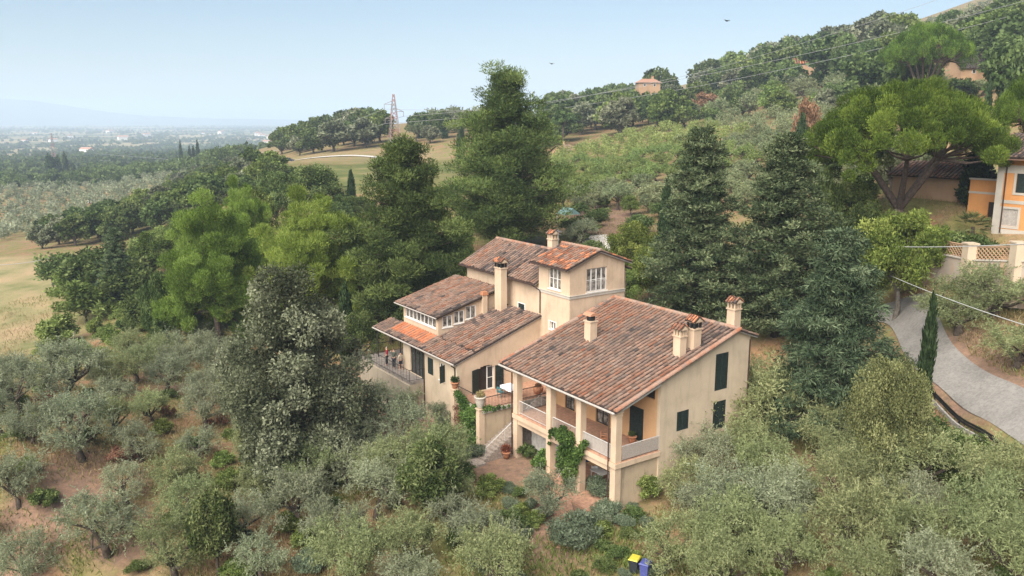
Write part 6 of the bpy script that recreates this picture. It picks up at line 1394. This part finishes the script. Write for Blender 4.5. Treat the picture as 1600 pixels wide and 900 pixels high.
def pole(px, py, dist, top, label):
    p = stand(px, py, dist); h = ztop(top, px, dist) - p[2]; e = empty('utility_pole', p, label, 'pole', 'utility poles at left'); mb = MB(); mb.tube([(0,0,-.5),(0,0,h)], [.17,.12], 7); mb.build('shaft', M['wood_pole'], e); mb = MB(); mb.box(-.7, .7, -.06, .06, h - .5, h - .38); mb.build('crossarm', M['wood_pole'], e); return np.array([p[0], p[1], p[2] + h - .3])
t1 = pole(82, 440, 150, 400, 'wooden pole standing in the tan field'); t2 = pole(220, 392, 178, 369, 'pale pole beside the cone shaped tree'); t3 = pole(136, 312, 420, 283, 'leaning pale pole among the left olive groves')
cable('telephone_cable', [pd(-60, 412, 150), t1, t2, pd(330, 352, 190)], .04, 'cable', 'cable strung between the poles of the tan field', None, .6)
# ------------------------------------------------------------------ cars, birds
def car(px, py, dist, rz, mat, label):
    p = stand(px, py, dist); e = empty('parked_car', p, label, 'car', None, rz); mb = MB(); mb.prism([(-2.1,-.85,.35),(2.1,-.85,.35),(2.15,-.85,.75),(1.2,-.85,.95),(.6,-.85,1.45),(-1.2,-.85,1.5),(-2.0,-.85,1.0),(-2.15,-.85,.7)], (0,1.7,0)); mb.build('body', M[mat], e)
    mb = MB(); mb.prism([(.58,-.87,1.02),(1.05,-.87,.97),(.55,-.87,1.38),(-1.1,-.87,1.42),(-1.75,-.87,1.05)][::-1], (0,1.74,0)); mb.build('window', M['glass'], e)
    for x in (-1.35, 1.35):
        for y in (-.86, .70): mb = MB(); mb.tube([(x, y, .33), (x, y + .16, .33)], .33, 14); mb.build('wheel', M['soot_metal'], e)
car(450, 247, 297, .2, 'car_dark', 'dark car parked at the end of the gravel road'); car(437, 246, 302, 1.0, 'car_white', 'white car beside the dark one on the gravel road'); car(146, 322, 390, .5, 'car_white', 'white car parked between the left olive groves')
def bird(px, py, dist, label):
    q = pd(px, py, dist); e = empty('bird', q, label, 'bird', None, .6); mb = MB(); mb.tube([(0,-.22,0),(0,-.1,.02),(0,.08,.03),(0,.17,.05),(0,.23,.04)], [.01,.06,.075,.05,.015], 8)
    for s in (-1, 1): mb.add([(s*.04,.1,.04),(s*.3,.13,.14),(s*.52,.0,.08),(s*.28,-.02,.13),(s*.04,-.08,.04)], [(0,1,2,3,4)]); 
    mb.add([(-.02,-.2,0),(.02,-.2,0),(.08,-.36,0),(-.08,-.36,0)], [(0,1,2,3)]); b_ = mb.build('body', M['bird_dark'], e); sm = b_.modifiers.new('thickness', 'SOLIDIFY'); sm.thickness = .012
bird(1136, 33, 95, 'dark bird flying high above the hill wood'); bird(862, 100, 115, 'tiny dark bird flying in the sky above the tallest pine')
# far buildings of the plain
g = np.random.default_rng(31); proto = None
for i in range(22):
    r = g.uniform(1500, 4200); az = radians(g.uniform(-31, -7)); x, y = r*sin(az), r*cos(az)
    if proto is None:
        e = empty('far_house', (x, y, Z(x, y)), 'tiny pale house far out in the hazy plain', 'house', 'houses of the far plain'); mb = MB(); mb.box(-9,9,-6,6,-1,6.5); mb.build('wall', M['white_paint'], e); mb = MB(); mb.prism([(-9.6,-6.6,6.5),(-9.6,6.6,6.5),(-9.6,0,9.3)], (19.2,0,0), 0, (.42,.24,.17)); mb.build('roof', M['tinted'], e); proto = e
    else: clone(proto, (x, y, Z(x, y)), g.uniform(0, 3), g.uniform(.8, 1.8))
for px, py, dd, s in [(258,283,560,1.0),(245,285,570,.7),(262,279,590,.8)]:
    q = stand(px, py, dd); clone(proto, q, .4, s * .55, 'pale farm building among trees on the valley floor', 'farm buildings on the valley floor')
